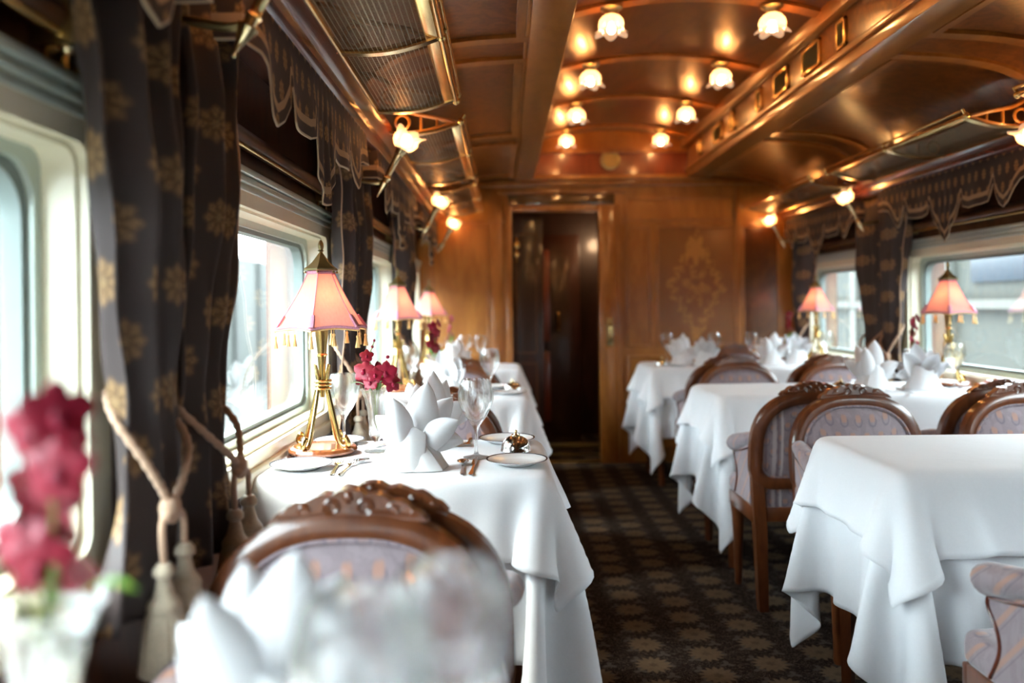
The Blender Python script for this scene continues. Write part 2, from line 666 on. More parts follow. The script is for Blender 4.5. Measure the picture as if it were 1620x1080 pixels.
def rrect(w, h, r, n=6):
    out = []
    for sx, sy, a0 in ((1, 1, 0), (-1, 1, 90), (-1, -1, 180), (1, -1, 270)):
        for k in range(n + 1):
            a = math.radians(a0 + 90 * k / n)
            out.append((sx * (w / 2 - r) + r * math.cos(a), sy * (h / 2 - r) + r * math.sin(a)))
    return out

def ring(bm, ow, oh, orr, iw, ih, ir, x0, x1, yc, zc):
    O, I = rrect(ow, oh, orr), rrect(iw, ih, ir)
    n = len(O)
    L = []
    for pts, x in ((O, x0), (O, x1), (I, x1), (I, x0)):
        L.append([bm.verts.new((x, yc + a, zc + b)) for a, b in pts])
    for q in range(4):
        A, B = L[q], L[(q + 1) % 4]
        for i in range(n):
            j = (i + 1) % n
            bm.faces.new((A[i], A[j], B[j], B[i]))

wn = 0
for s in (-1, 1):
    def X(x): return x if s < 0 else mx(x)
    for c, WW in zip(WIN_C, WIN_WS):
        wn += 1
        zc, H = (ZS + ZT) / 2, ZT - ZS
        bm = nb()
        ring(bm, WW + .05, H + .05, .012, WW - .07, H - .07, .03, X(XL + .020), X(XL - .012), c, zc)
        ring(bm, WW - .02, H - .02, .01, WW - .085, H - .085, .03, X(XL + .004), X(XL - .045), c, zc)
        w = struct('window_%d' % wn, bm, CREAM)
        bm = nb()
        ring(bm, WW - .06, H - .06, .02, WW - .125, H - .125, .055, X(XL - .045), X(XL - .075), c, zc)
        obj('window_frame', bm, GASKET, w)
        bm = nb()
        ring(bm, WW - .115, H - .115, .05, WW - .15, H - .15, .07, X(XL - .055), X(XL - .085), c, zc)
        obj('seal', bm, GASKET_DARK, w)
        bm = nb()
        xbox(bm, X(XL - .078), X(XL - .082), c - WW / 2 + .03, c + WW / 2 - .03, ZS + .02, ZT - .02)
        obj('window_pane', bm, PANE, w, smooth=False)
        bm = nb()
        xbox(bm, X(XL + .035), X(XL - .07), c - WW / 2 - .03, c + WW / 2 + .03, ZS - .035, ZS + .004, .006)
        obj('window_sill', bm, CREAM, w)
        bm = nb()
        for e in (0, 1, 2):
            xbox(bm, X(XL + .024 + .006 * e), X(XL - .01), c - WW / 2 - .03, c + WW / 2 + .03, ZT + .000 + .018 * e, ZT + .016 + .018 * e, .004)
        obj('head_moulding', bm, GASKET, w)

# end wall with its doorway
DX0, DX1, DZ = .07, .70, 1.835
bm = nb()
xbox(bm, XL - .1, DX0 - .02, YE, YE + .06, 0, 2.5)
xbox(bm, DX1 + .02, XR + .1, YE, YE + .06, 0, 2.5)
xbox(bm, DX0 - .02, DX1 + .02, YE, YE + .06, DZ + .02, 2.5)
struct('wall_back', bm, AMBER_WALL)
bm = nb()
xbox(bm, XL - .3, XR + .3, YB - .06, YB, 0, 2.5)
struct('wall_front', bm, AMBER_WALL)

def frame_strip(bm, x0, x1, z0, z1, w, d, y=YE):
    xbox(bm, x0, x0 + w, y - d, y, z0, z1, .003)
    xbox(bm, x1 - w, x1, y - d, y, z0, z1, .003)
    xbox(bm, x0 + w, x1 - w, y - d, y, z1 - w, z1, .003)
    xbox(bm, x0 + w, x1 - w, y - d, y, z0, z0 + w, .003)

tn = 0
def trim(bm, mat, **k):
    global tn
    tn += 1
    return struct('trim_%d' % tn, bm, mat, **k)

bm = nb()   # door casing
xbox(bm, DX0 - .045, DX0, YE - .03, YE + .07, 0, DZ + .04, .005)
xbox(bm, DX1, DX1 + .135, YE - .03, YE + .07, 0, DZ + .04, .005)
xbox(bm, DX1 + .135, DX1 + .155, YE - .04, YE, 0, DZ + .04, .004)
xbox(bm, DX0, DX1, YE - .03, YE + .07, DZ, DZ + .045, .005)
xbox(bm, DX0 - .10, DX1 + .20, YE - .02, YE, DZ + .13, DZ + .155, .004)
trim(bm, AMBER_RAIL)
bm = nb(); xbox(bm, DX0, DX1, YE - .03, YE + .06, 0, .018, .003); trim(bm, BRASS)
bm = nb(); xbox(bm, DX0 - .03, DX1 + .12, YE - .012, YE, DZ + .05, DZ + .125, .002); trim(bm, TRANSOM)
# panel beads of the end wall
bm = nb()
frame_strip(bm, XL + .10, -.10, .86, 1.74, .018, .012)
frame_strip(bm, XL + .10, -.10, .10, .78, .018, .012)
frame_strip(bm, .90, 1.08, .84, 1.72, .016, .012)
frame_strip(bm, 1.12, 1.70, .84, 1.72, .018, .014)
frame_strip(bm, 1.745, 2.02, .84, 1.72, .016, .012)
frame_strip(bm, .90, 1.70, .10, .78, .018, .012)
frame_strip(bm, .90, 1.70, 1.76, 1.93, .014, .010)
xbox(bm, XL, DX0 - .05, YE - .016, YE, 1.755, 1.775, .003)
xbox(bm, -.095, -.005, YE - .012, YE, 0, 2.0, .003)
xbox(bm, 1.70, 1.735, YE - .022, YE, 0, 2.0, .004)
trim(bm, AMBER_RAIL)
bm = nb(); xbox(bm, -.28, .28, -.006, 0, -.425, .425)
trim(bm, MARQUETRY, loc=(1.41, YE - .002, 1.28))
bm = nb(); xbox(bm, .92, 1.06, YE - .005, YE, .86, 1.70); trim(bm, AMBER_RAIL)
bm = nb(); xbox(bm, 1.765, 2.0, YE - .005, YE, .86, 1.70); trim(bm, AMBER)

# vestibule behind the doorway
bm = nb()
xbox(bm, -.25, -.19, YE + .06, YE + 1.3, 0, 2.2)
xbox(bm, 1.05, 1.11, YE + .06, YE + 1.3, 0, 2.2)
xbox(bm, -.25, 1.11, YE + 1.3, YE + 1.36, 0, 2.2)
xbox(bm, -.25, 1.11, YE + .06, YE + 1.36, 2.2, 2.26)
struct('wall_vestibule', bm, VESTIBULE)
bm = nb()   # half-open inner door of dark wood
xbox(bm, .02, .30, YE + .10, YE + .135, .02, 1.82, .004)
d = struct('door_1', bm, VESTIBULE)
bm = nb()
for z0, z1 in ((.18, .72), (.80, 1.68)):
    for a, b_ in ((.09, .10), (.24, .25)): xbox(bm, a, b_, YE + .09, YE + .10, z0, z1)
    for q in (z0, z1): xbox(bm, .09, .25, YE + .09, YE + .10, q - .005, q + .005)
obj('panel_bead', bm, WALNUT, d)
bm = nb()
ball(bm, (.105, YE + .08, 1.60), .028, (1, .4, 1)); ball(bm, (.105, YE + .08, 1.53), .022, (1, .4, 1))
tube(bm, [(.105, YE + .085, 1.47), (.105, YE + .085, 1.66)], .008)
obj('door_knocker', bm, BRASS, d)
bm = nb()   # inner door further back, reddish
xbox(bm, .26, .62, YE + .62, YE + .66, .02, 1.72, .004)
d = struct('door_2', bm, VESTIBULE)
bm = nb()
xbox(bm, .30, .375, YE + .605, YE + .62, .22, .78, .006); xbox(bm, .30, .375, YE + .605, YE + .62, .86, 1.60, .006)
obj('panel', bm, RED_WOOD, d)
bm = nb()
xbox(bm, .425, .455, YE + .60, YE + .62, .94, 1.10, .008); tube(bm, [(.44, YE + .585, .96), (.44, YE + .575, 1.02), (.44, YE + .585, 1.08)], .010)
obj('door_handle', bm, BRASS, d)
bm = nb(); xbox(bm, .20, 1.05, YE + .55, YE + .60, 0, .05, .004); xbox(bm, .10, .9, YE + .30, YE + .33, 0, .012, .003); trim(bm, BRASS_DULL)
vl = bpy.data.lights.new('vestibule_fill_light', 'POINT'); vl.energy = 2.6; vl.color = (1, .62, .34); vl.shadow_soft_size = .06  # added fill without a fixture, out of view, brightens the vestibule wood
vlo = bpy.data.objects.new('vestibule_fill_light', vl); COL.objects.link(vlo); vlo.location = (.92, YE + .30, 1.75)

# ceiling: curved sides, two beams, raised clerestory
CL, CR = .226, mx(.226)
def _sp2(pts, n):
    return [(p.x, p.y) for p in spline([(a, b, 0) for a, b in pts], n)]
prof = _sp2([(-.50, 1.835), (-.465, 1.93), (-.39, 2.005), (-.28, 2.05), (-.12, 2.078), (.11, 2.092)], 5)
arch = [(lerp(CL, CR, i / 20), 2.335 + .085 * (1 - (2 * i / 20 - 1) ** 2)) for i in range(21)]
ys = [YB, YE]
def shellgrid(bm, line, th, y0, y1):
    pts = line + [(x, z + th) for x, z in reversed(line)]
    prism(bm, pts, y0, y1, lambda a, b, d: (a, d, b))
bm = nb()
shellgrid(bm, prof, .03, YB, YE)
shellgrid(bm, [(mx(x), z) for x, z in prof], .03, YB, YE)
ceil_side = struct('ceiling', bm, AMBER_DARK, sharp=60)
bm = nb(); shellgrid(bm, arch, .03, YB, YE)
obj('vaulted_panel', bm, AMBER, ceil_side, sharp=60)
bm = nb()
xbox(bm, CL - .03, CL, YB, YE, 2.07, 2.37); xbox(bm, CR, CR + .03, YB, YE, 2.07, 2.37)
obj('clerestory_side', bm, AMBER_DARK, ceil_side)
for s in (0, 1):   # longitudinal beams and mouldings
    def X(x): return mx(x) if s else x
    bm = nb()
    xbox(bm, X(.10), X(.235), YB, YE, 2.068, 2.13, .006)
    xbox(bm, X(.085), X(.10), YB, YE, 2.078, 2.12, .004)
    xbox(bm, X(CL - .01), X(CL + .022), YB, YE, 2.115, 2.14, .006)
    xbox(bm, X(CL), X(CL + .045), YB, YE, 2.285, 2.36, .010)
    trim(bm, AMBER_RAIL)
    bm = nb()
    mo = [(-.495, 1.742), (-.470, 1.748), (-.452, 1.762), (-.447, 1.780), (-.436, 1.785), (-.415, 1.800), (-.408, 1.820), (-.416, 1.842), (-.445, 1.858), (-.50, 1.865)]
    prism(bm, [(X(a), b) for a, b in mo], YB, YE, lambda a, b, d: (a, d, b))
    xbox(bm, X(-.495), X(-.625), YB, YE, 1.745, 1.865)
    trim(bm, MAHOGANY, sharp=25)
RIBS = [3.385 + .803 * k for k in (-6, -5, -4, -3, -2, -1, 0, 1, 2)] + [5.785]
RIBS = [r for r in RIBS if r > YB]
bm = nb()
for y in RIBS:
    line = [(x, z - .014) for x, z in arch]
    shellgrid(bm, line, .016, y - .035, y + .035)
trim(bm, AMBER_RAIL, sharp=60)
bm = nb()
for y in [p + o for p in PIER for o in (-.125, .125)] + [5.9]:
    for s in (0, 1):
        line = [((mx(x) if s else x), z - .014) for x, z in prof]
        shellgrid(bm, line, .016, y - .028, y + .028)
for s in (0, 1):
    def X(x): return mx(x) if s else x
    for k in range(-2, 5):
        a, b_ = PIER[0] + PITCH * k + .153, PIER[0] + PITCH * (k + 1) - .153
        a, b_ = max(a, YB), min(b_, YE)
        if b_ - a > .1:
            xbox(bm, X(.055), X(.085), a, b_, 2.074, 2.092)
trim(bm, AMBER_RAIL, sharp=60)
# header of the end wall under the vault
bm = nb()
xbox(bm, -.40, 1.98, YE - .05, YE, 2.015, 2.055, .006)
xbox(bm, .10, 1.48, YE - .075, YE, 2.055, 2.09, .006)
xbox(bm, CL, CR, YE - .03, YE, 2.255, 2.285, .005)
trim(bm, AMBER_RAIL)
bm = nb(); xbox(bm, CL, CR, YE - .008, YE, 2.09, 2.26); trim(bm, RED_WOOD)
bm = nb()
lathe(bm, [(.058, 0), (.072, .004), (.072, .016), (.058, .020), (.058, .006), (0, .006)], 28, mat=Matrix.Translation((XM, YE - .008, 2.205)) @ Matrix.Rotation(PI / 2, 4, 'X'))
r = tag(obj('round_vent', bm, BRASS_DULL), 'small round vent on the red panel above the doorway', 'vent')
# ------------------------------------------------------------------ ceiling lamps, vents, sconces, racks
def petal_shade(bm, r, h, down=True, lobes=6, seg=72):
    """flower-shaped glass: neck at z=0, opening at -h (down) or +h (up)"""
    s = -1 if down else 1
    prof = [(.36, .0), (.62, .10), (.86, .30), (.92, .50), (.84, .68), (.90, .84), (1.06, .95), (1.12, 1.0)]
    def rip(t, k):
        q = prof[k][1]
        a = .03 + .16 * q * q
        return 1 + a * (abs(math.cos(lobes * t / 2)) ** .7 * 2 - 1.2)
    def fn(i, j):
        t = 2 * PI * i / seg
        rr, q = prof[j]
        w = rip(t, j) * rr * r
        lift = .16 * h * q ** 3 * (math.cos(lobes * t) * .5 - .5)
        return (w * math.cos(t), w * math.sin(t), s * (q * h + lift))
    grid(bm, seg, len(prof), fn, wrap=True)

BULBP = [(0, -.021), (.010, -.018), (.0165, -.009), (.0175, 0), (.015, .009), (.009, .018), (.008, .026), (0, .027)]
place_words = ['farthest back above the camera', 'behind the camera', 'nearest visible', 'second', 'third', 'fourth and farthest']
cl0 = None
nth = {2: 'first', 3: 'second', 4: 'third'}
for k, y in enumerate([1.78, 2.582, 3.385, 4.188, 4.99, 5.785]):
    for s in (0, 1):
        x = .458 if s == 0 else mx(.458)
        zc = 2.335 + .085 * (1 - (2 * (x - CL) / (CR - CL) - 1) ** 2) - .016
        if y > 5.7: zc += .004
        row = 'left' if s == 0 else 'right'
        lab = ('%s row flower glass ceiling lamp, %s' % (row, {0: 'last overhead behind the view', 1: 'just overhead outside the view', 2: 'nearest the camera', 3: 'second from the camera', 4: 'third from the camera', 5: 'closest to the end wall'}[k]))
        if cl0 is None:
            cl0 = thing('ceiling_lamp', lab, 'ceiling lamp', (x, y, zc), 0, 'flower ceiling lamps of the vault')
            bm = nb(); lathe(bm, [(.047, 0), (.047, -.006), (.034, -.012), (.026, -.026), (.026, -.036), (0, -.036)], 24); obj('canopy', bm, BRASS_DULL, cl0)
            bm = nb(); petal_shade(bm, .058, .085); bmesh.ops.translate(bm, vec=(0, 0, -.030), verts=bm.verts); obj('glass_shade', bm, PETAL_GLASS, cl0)
            bm = nb(); lathe(bm, BULBP, 14, (0, 0, -.088)); bmesh.ops.scale(bm, vec=(1, 1, 1), verts=bm.verts); obj('bulb', bm, BULB, cl0)
        else:
            dup(cl0, (x, y, zc), 0.37 * (k * 2 + s), lab)

def vent(y, wide, lab, z=2.212):
    t = thing('ventilation_grille', lab, 'vent', (CR, y, z), 0, 'louvred grilles along the clerestory')
    w, h = (.205, .115) if wide else (.085, .115)
    bm = nb()
    for a, b, c, d in ((-w / 2, w / 2, h / 2 - .014, h / 2), (-w / 2, w / 2, -h / 2, -h / 2 + .014), (-w / 2, -w / 2 + .014, -h / 2, h / 2), (w / 2 - .014, w / 2, -h / 2, h / 2)):
        xbox(bm, -.014, -.0005, a, b, c, d, .002)
    obj('grille_frame', bm, BRASS, t)
    bm = nb(); xbox(bm, -.002, -.0005, -w / 2 + .01, w / 2 - .01, -h / 2 + .01, h / 2 - .01); obj('dark_backing', bm, VENT_DARK, t)
    bm = nb()
    for i in range(11):
        box(bm, (-.006, 0, -h / 2 + .018 + i * (h - .036) / 10), (.008, w - .028, .0015), Matrix.Rotation(.6, 3, 'Y'))
    obj('slats', bm, BRASS_DULL, t)
def vy(px): return CR / ((px - 796) / FPX)
for px, wide, lab in ((1338, False, 'narrow louvred grille, nearest along the right clerestory'), (1290, True, 'wide louvred grille, nearest of the wide ones'), (1241, True, 'wide louvred grille, second of the wide ones'), (1206, False, 'narrow louvred grille in the middle of the row'), (1163, False, 'narrow louvred grille beside the third wide one'), (1140, True, 'wide louvred grille, third of the wide ones'), (1112, False, 'narrow louvred grille closest to the end wall')):
    vent(vy(px), wide, lab)

def sconce(x, y, s, lab, z=1.62, first=[None]):
    if first[0] is None or True:
        t = thing('wall_sconce', lab, 'wall lamp', (x, y, z), 0 if s < 0 else PI, 'flower glass wall sconces')
        # local +x points into the carriage
        if first[0]:
            for ch in first[0].children:
                c = ch.copy(); COL.objects.link(c); c.parent = t
            return t
        first[0] = t
        ax = Vector((.085, 0, .16)).normalized()
        R = Vector((0, 0, 1)).rotation_difference(ax).to_matrix().to_4x4()
        bm = nb(); lathe(bm, [(0, -.055), (.004, -.050), (.003, -.042), (.010, -.018), (.016, -.004), (.019, .006), (.012, .010), (.013, .022), (.017, .026), (.012, .031), (.0105, .04), (.0135, .115), (.0175, .120), (.0175, .126), (.024, .140), (.025, .150), (0, .150)], 20, mat=R); obj('lamp_arm', bm, BRASS_PALE, t)
        bm = nb(); tube(bm, spline([(-.155, 0, .03), (-.09, 0, .015), (-.03, 0, .005), (.006, 0, .012)], 5), .008); lathe(bm, [(.030, -.155), (.030, -.145), (.018, -.138), (0, -.137)], 20, mat=Matrix.Translation((0, 0, .03)) @ Matrix.Rotation(PI / 2, 4, 'Y')); obj('wall_bracket', bm, BRASS_DULL, t)
        bm = nb(); petal_shade(bm, .050, .080, False); bmesh.ops.transform(bm, matrix=R @ Matrix.Translation((0, 0, .138)), verts=bm.verts); obj('glass_shade', bm, PETAL_GLASS, t)
        bm = nb(); lathe(bm, BULBP, 14); bmesh.ops.transform(bm, matrix=R @ Matrix.Translation((0, 0, .182)) @ Matrix.Rotation(PI, 4, 'X'), verts=bm.verts); obj('bulb', bm, BULB_SCONCE, t)
        return t
for y, z, lab in ((1.40, 1.625, 'brass wall sconce cut off by the top edge above the nearest curtain'), (3.00, 1.60, 'glowing flower wall sconce nearest the camera on the left wall'), (4.62, 1.585, 'glowing flower wall sconce in the middle of the left wall'), (5.86, 1.585, 'glowing flower wall sconce on the left wall beside the end wall')):
    sconce(-.432, y, -1, lab, z)
for y, z, lab in ((3.00, 1.60, 'flower wall sconce at the right edge under the rack'), (4.62, 1.585, 'glowing flower wall sconce in the middle of the right wall'), (5.86, 1.585, 'glowing flower wall sconce on the right wall beside the end wall')):
    sconce(mx(-.432) + (.0 if y < 5 else -.02), y, 1, lab, z)

def rack(c, s, lab, first=[None]):
    if first[0]:
        return dup(first[0], (0 if s < 0 else 2 * XM, c, 0), 0 if s < 0 else PI, lab)
    t = thing('luggage_rack', lab, 'luggage rack', (0, c, 0), 0, 'wire net luggage racks')
    first[0] = t
    XI, ZI, XO, ZO = -.408, 1.800, -.150, 1.838
    Y0, YM, Y1 = -.72, -.085, .55
    def bow(u): return ZI + (ZO - ZI) * u - .018 * math.sin(PI * u)
    bm = nb()
    grid(bm, 13, 3, lambda i, j: (lerp(XI, XO - .038, i / 12), lerp(Y0, Y1, j / 2), bow(i / 12 * .86) + .004), uv=lambda i, j: (i / 12 * .225, j / 2 * (Y1 - Y0)))
    obj('wire_net', bm, NET, t)
    for y, w in ((Y0, .030), (YM, .026), (Y1, .030)):
        bm = nb()
        line = [(lerp(XI - .005, XO, i / 14), y, bow(i / 14)) for i in range(15)]
        sweep(bm, line, [(-w / 2, -.004), (w / 2, -.004), (w / 2, .002), (-w / 2, .002)], up=(0, 0, 1))
        obj('crossbar', bm, BRASS_PALE, t)
    bm = nb()
    xbox(bm, XO - .042, XO - .008, Y0, Y1, ZO - .006, ZO - .001, .001)
    obj('edge_plate', bm, BRASS, t)
    bm = nb()
    tube(bm, [(XO, Y0 - .02, ZO), (XO, Y1 + .02, ZO)], .0085, 12)
    tube(bm, [(XO + .012, Y0 - .01, ZO + .022), (XO + .012, Y1 + .01, ZO + .022)], .006, 10)
    for y in (Y0 - .02, YM, Y1 + .02):
        ball(bm, (XO, y, ZO), .0135); tube(bm, [(XO, y, ZO), (XO + .014, y, ZO + .026)], .006)
    tube(bm, [(XI, Y0 - .01, ZI), (XI, Y1 + .01, ZI)], .006, 8)
    obj('rail', bm, BRASS, t)
    for y in (Y0 + .004, YM, Y1 - .004):      # cast brackets back to the wall
        bm = nb()
        top = spline([(XO - .03, y, ZO + .004), (-.25, y, ZO + .022), (-.34, y, ZO + .040), (-.42, y, ZO + .080), (-.47, y, ZO + .085)], 5)
        tube(bm, top, .008)
        tube(bm, [(lerp(XI - .05, XO - .02, i / 8), y, bow(i / 8) + .006) for i in range(9)], .006)
        tube(bm, [(-.37 + .026 * math.cos(a), y, 1.842 + .026 * math.sin(a)) for a in np.linspace(0, 2 * PI, 18)[:-1]], .006, closed=True)
        tube(bm, [(-.30, y, 1.80), (-.30, y, ZO + .030)], .006)
        tube(bm, [(-.24, y, 1.81), (-.24, y, ZO + .020)], .005)
        obj('bracket', bm, AMBER_RAIL, t)
    return t
for k, lab in ((0, 'brass luggage rack of wire net above the camera on the left'), (1, 'large brass luggage rack of wire net, nearest on the left'), (2, 'brass luggage rack in the middle of the left side'), (3, 'brass luggage rack on the left nearest the end wall')):
    y = WIN_C[1 + k] if k < 3 else WIN_C[4]
    if y + .6 > YE: y = YE - .585
    rack(y, -1, lab)
for k, lab in ((1, 'brass luggage rack with its corner at the right edge'), (2, 'long brass luggage rack in the middle of the right side'), (3, 'brass luggage rack on the right nearest the end wall')):
    y = WIN_C[1 + k] + (-.17)
    if y + .74 > YE: y = YE - .77
    rack(y, 1, lab)

# ------------------------------------------------------------------ pelmets and curtains
PEL = [(0, 1.420), (.015, 1.424), (.045, 1.470), (.075, 1.500), (.10, 1.535), (.125, 1.60), (.135, 1.607), (.142, 1.570), (.19, 1.558), (.30, 1.562), (.335, 1.568), (.365, 1.632), (.375, 1.634), (.385, 1.590), (.42, 1.548), (.455, 1.530), (.485, 1.548), (.52, 1.600), (.55, 1.628), (.60, 1.640), (.70, 1.640)]
PX, PZ = [a for a, b in PEL], [b for a, b in PEL]
def hem(t): return float(np.interp(abs(t), PX, PZ))
def pelmet(c, s, lab, y0=-.68, y1=.66, first={}):
    key = (y0, y1)
    if key in first:
        o = first[key].copy(); COL.objects.link(o)
        o.location = (0 if s < 0 else 2 * XM, c, 0); o.rotation_euler = (0, 0, 0 if s < 0 else PI)
        return tag(o, lab)
    xf, xw = -.472, -.610
    path = []
    n1 = 10
    for i in range(n1): path.append((lerp(xw, xf, i / n1), y0, 1.0, None))
    N = 300
    for i in range(N + 1): path.append((xf, lerp(y0, y1, i / N), 0.0, i))
    for i in range(1, n1 + 1): path.append((lerp(xf, xw, i / n1), y1, 1.0, None))
    nv = 26
    def fn(i, j):
        x, y, ret, q = path[i]
        h = hem(y) if q is not None else 1.640
        z = lerp(h, 1.752, j / (nv - 1))
        f = (1 - j / (nv - 1))
        if q is not None:
            x += .006 * f * math.sin(y * 30) + .006 * f * math.exp(-(y / .07) ** 2) * math.sin(y * 120) + .006 * f
        return (x, y, z)
    arc = [0]
    for a, b in zip(path[:-1], path[1:]): arc.append(arc[-1] + math.hypot(b[0] - a[0], b[1] - a[1]))
    def uv(i, j):
        x, y, ret, q = path[i]
        h = hem(y) if q is not None else 1.640
        return (arc[i], (1.752 - h) * j / (nv - 1))
    bm = nb(); grid(bm, len(path), nv, fn, uv=uv)
    o = obj('pelmet', bm, PELMET, loc=(0, c, 0), sharp=80)
    m = o.modifiers.new('thick', 'SOLIDIFY'); m.thickness = .004; m.offset = 1
    tag(o, lab, 'pelmet', 'scalloped silk pelmets over the windows')
    if s > 0:
        o.location = (2 * XM, c, 0); o.rotation_euler = (0, 0, PI)
    first[key] = o
    return o
pelmet(WIN_C[1] + .09, -1, 'scalloped dark silk pelmet in the top left corner over the nearest window')
pelmet(WIN_C[2], -1, 'scalloped dark silk pelmet over the left window beside the sharp pink lamp')
pelmet(WIN_C[3], -1, 'scalloped dark silk pelmet over the middle left window beyond the first sconce')
pelmet(5.36, -1, 'short scalloped silk pelmet on the left wall next to the end wall', -.54, .58)
pelmet(WIN_C[2], 1, 'scalloped dark silk pelmet at the far right edge of the picture')
pelmet(WIN_C[3], 1, 'scalloped dark silk pelmet over the large right window')
pelmet(5.36, 1, 'short scalloped silk pelmet on the right wall next to the end wall', -.58, .54)

def curtain(name, yt, yw, yb, s, lab, knot_y, grp, seed, lead):
    """yt/yw/yb: (start, end) along the wall at the head, tie and foot; lead: which end carries the cord edging"""
    rnd = random.Random(seed)
    ph = [rnd.uniform(0, 6.28) for _ in range(4)]
    ZT_, ZW, ZB = 1.735, .885, .695
    xw = -.612
    nu, nv = 150, 70
    fold = 3.0
    def P(i, j):
        u, z = i / (nu - 1), lerp(ZT_, ZB, j / (nv - 1))
        if z > ZW:
            t = (ZT_ - z) / (ZT_ - ZW)
            q = smoothstep(t) ** 1.5
            a, b = lerp(yt[0], yw[0], q), lerp(yt[1], yw[1], q)
            amp = lerp(.030, .016, q)
            swell = .020 * math.sin(PI * min(1, t * 1.02)) ** 1.4 * (.5 + .5 * math.sin(PI * u))
        else:
            t = (ZW - z) / (ZW - ZB)
            q = smoothstep(min(1, t * 1.15))
            a, b = lerp(yw[0], yb[0], q), lerp(yw[1], yb[1], q)
            amp = lerp(.016, .024, q)
            swell = .006 * q * (.5 + .5 * math.sin(PI * u))
            t = 1
        pin = math.exp(-((z - ZW) / .10) ** 2)
        w = math.sin(2 * PI * fold * u + ph[0] + .7 * math.sin(2.3 * z + ph[1]))
        w2 = math.sin(2 * PI * fold * 1.9 * u + ph[2] + 2.5 * z)
        wr = .006 * math.sin(19 * z + 9 * u + ph[3]) * math.sin(6 * u + 7 * z)
        x = xw + .044 + amp * w + .005 * w2 * (1 - pin) + swell + wr * (1 - pin) + .030 * math.sin(PI * u) ** .6 * (.55 + .45 * pin)
        y = lerp(a, b, u) + .010 * math.sin(2 * PI * fold * u + ph[0] + 1.3)
        return (max(x, xw + .004), y, z)
    t = thing(name, lab, 'curtain', (0 if s < 0 else 2 * XM, 0, 0), 0, grp)
    sg = 1 if s < 0 else -1
    def Q(p): return (p[0] * sg, p[1], p[2])
    bm = nb(); grid(bm, nu, nv, lambda i, j: Q(P(i, j)), uv=lambda i, j: (i / (nu - 1) * .52 + seed * .031, lerp(ZT_, ZB, j / (nv - 1)) + seed * .043))
    o = obj('cloth', bm, CURTAIN, t, sharp=180)
    m = o.modifiers.new('thick', 'SOLIDIFY'); m.thickness = .003; m.offset = 0
    if lead is not None:
      bm = nb(); e = 0 if lead == 0 else nu - 1
      tube(bm, [Q((P(e, j)[0] + .003, P(e, j)[1], P(e, j)[2])) for j in range(nv)], .0026, 6); obj('cord_edging', bm, CORD, t)
    # rope tie-back
    r = thing('curtain_tieback', lab.replace('curtain', 'rope tie-back of the curtain', 1), 'tie-back', t.location, 0, 'tasselled rope tie-backs')
    ka = (-.498, knot_y, .857)
    y0, y1 = min(yw[0], yw[1]) - .012, max(yw[0], yw[1]) + .012
    bm = nb()
    main = spline([(-.590, y0 + .05, 1.03), (-.560, y0 + .012, .995), (-.522, lerp(y0, knot_y, .35), .935), (-.503, lerp(y0, knot_y, .75), .885), ka], 10)
    back = spline([ka, (-.503, lerp(knot_y, y1, .35), .885), (-.520, lerp(knot_y, y1, .75), .930), (-.565, y1, .975), (-.600, y1 - .01, 1.00)], 10)
    for pts in (main, back):
        n = len(pts)
        rr = [.0066 + .0012 * math.sin(i * 2.1) for i in range(n)]
        tube(bm, [Q(p) for p in pts], rr, 10)
    obj('rope', bm, CORD, r)
    bm = nb()
    ball(bm, Q(ka), .016, (1, 1.1, 1.2)); ball(bm, Q((ka[0], ka[1] + .007, ka[2] - .014)), .012); ball(bm, Q((ka[0], ka[1] - .010, ka[2] - .010)), .011)
    obj('knot', bm, CORD, r)
    for dy, dx, zt in ((-.014, -.004, .778), (.048, .002, .790)):
        tx, ty = ka[0] + dx, ka[1] + dy
        bm = nb(); tube(bm, [Q(p) for p in spline([ka, (tx, ty - .004, .835), (tx, ty, zt)], 6)], .0055, 8)
        ts = obj('tassel', bm, CORD, r)
        bm = nb(); lathe(bm, [(0, .052), (.010, .050), (.016, .042), (.016, .034), (.010, .029), (.013, .014), (.016, .004), (.022, -.004), (.025, -.010), (.025, -.016), (0, -.017)], 20, Q((tx, ty, zt - .05)), ripple=lambda a, k: 1 + .04 * math.sin(10 * a)); obj('tassel_head', bm, TASSEL_M, ts)
        bm = nb(); lathe(bm, [(0, -.010), (.022, -.014), (.027, -.03), (.031, -.06), (.035, -.098), (.036, -.108), (.030, -.106), (0, -.095)], 64, Q((tx, ty, zt - .05)), ripple=lambda a, k: 1 + (.05 * math.sin(22 * a) + .02 * math.sin(9 * a) if k > 1 else 0)); obj('tassel_skirt', bm, TASSEL_M, ts)
    return t
GC = 'dark silk curtains with gold medallions'
def pier_curtains(p, s, labs, seed, half=False):
    o = p - 1.377
    curtain('curtain', (1.055 + o, 1.365 + o), (1.185 + o, 1.385 + o), (1.13 + o, 1.37 + o), s, labs[0], 1.225 + o, GC, seed, None if p < 2 else 0)
    if not half:
        curtain('curtain', (1.395 + o, 1.70 + o), (1.39 + o, 1.60 + o), (1.39 + o, 1.63 + o), s, labs[1], 1.545 + o, GC, seed + 3, 1)
pier_curtains(PIER[1], -1, ('blurred dark medallion curtain nearest the camera, with tassels hanging in front', 'black curtain just left of the window with the sharp pink lamp'), 1)
pier_curtains(PIER[2], -1, ('dark medallion curtain right behind the sharp pink lamp', 'dark curtain on the far side of the first glowing left sconce'), 7)
pier_curtains(PIER[3], -1, ('dark curtain behind the second pink lamp on the left wall', 'dark curtain on the left wall behind the third pink lamp'), 12)
pier_curtains(PIER[3], 1, ('dark curtain with bright cord edge left of the large right window', 'black curtain between the two right windows, on its far side'), 21)
pier_curtains(5.985, 1, ('dark curtain on the right wall beside the end wall', ''), 27, True)
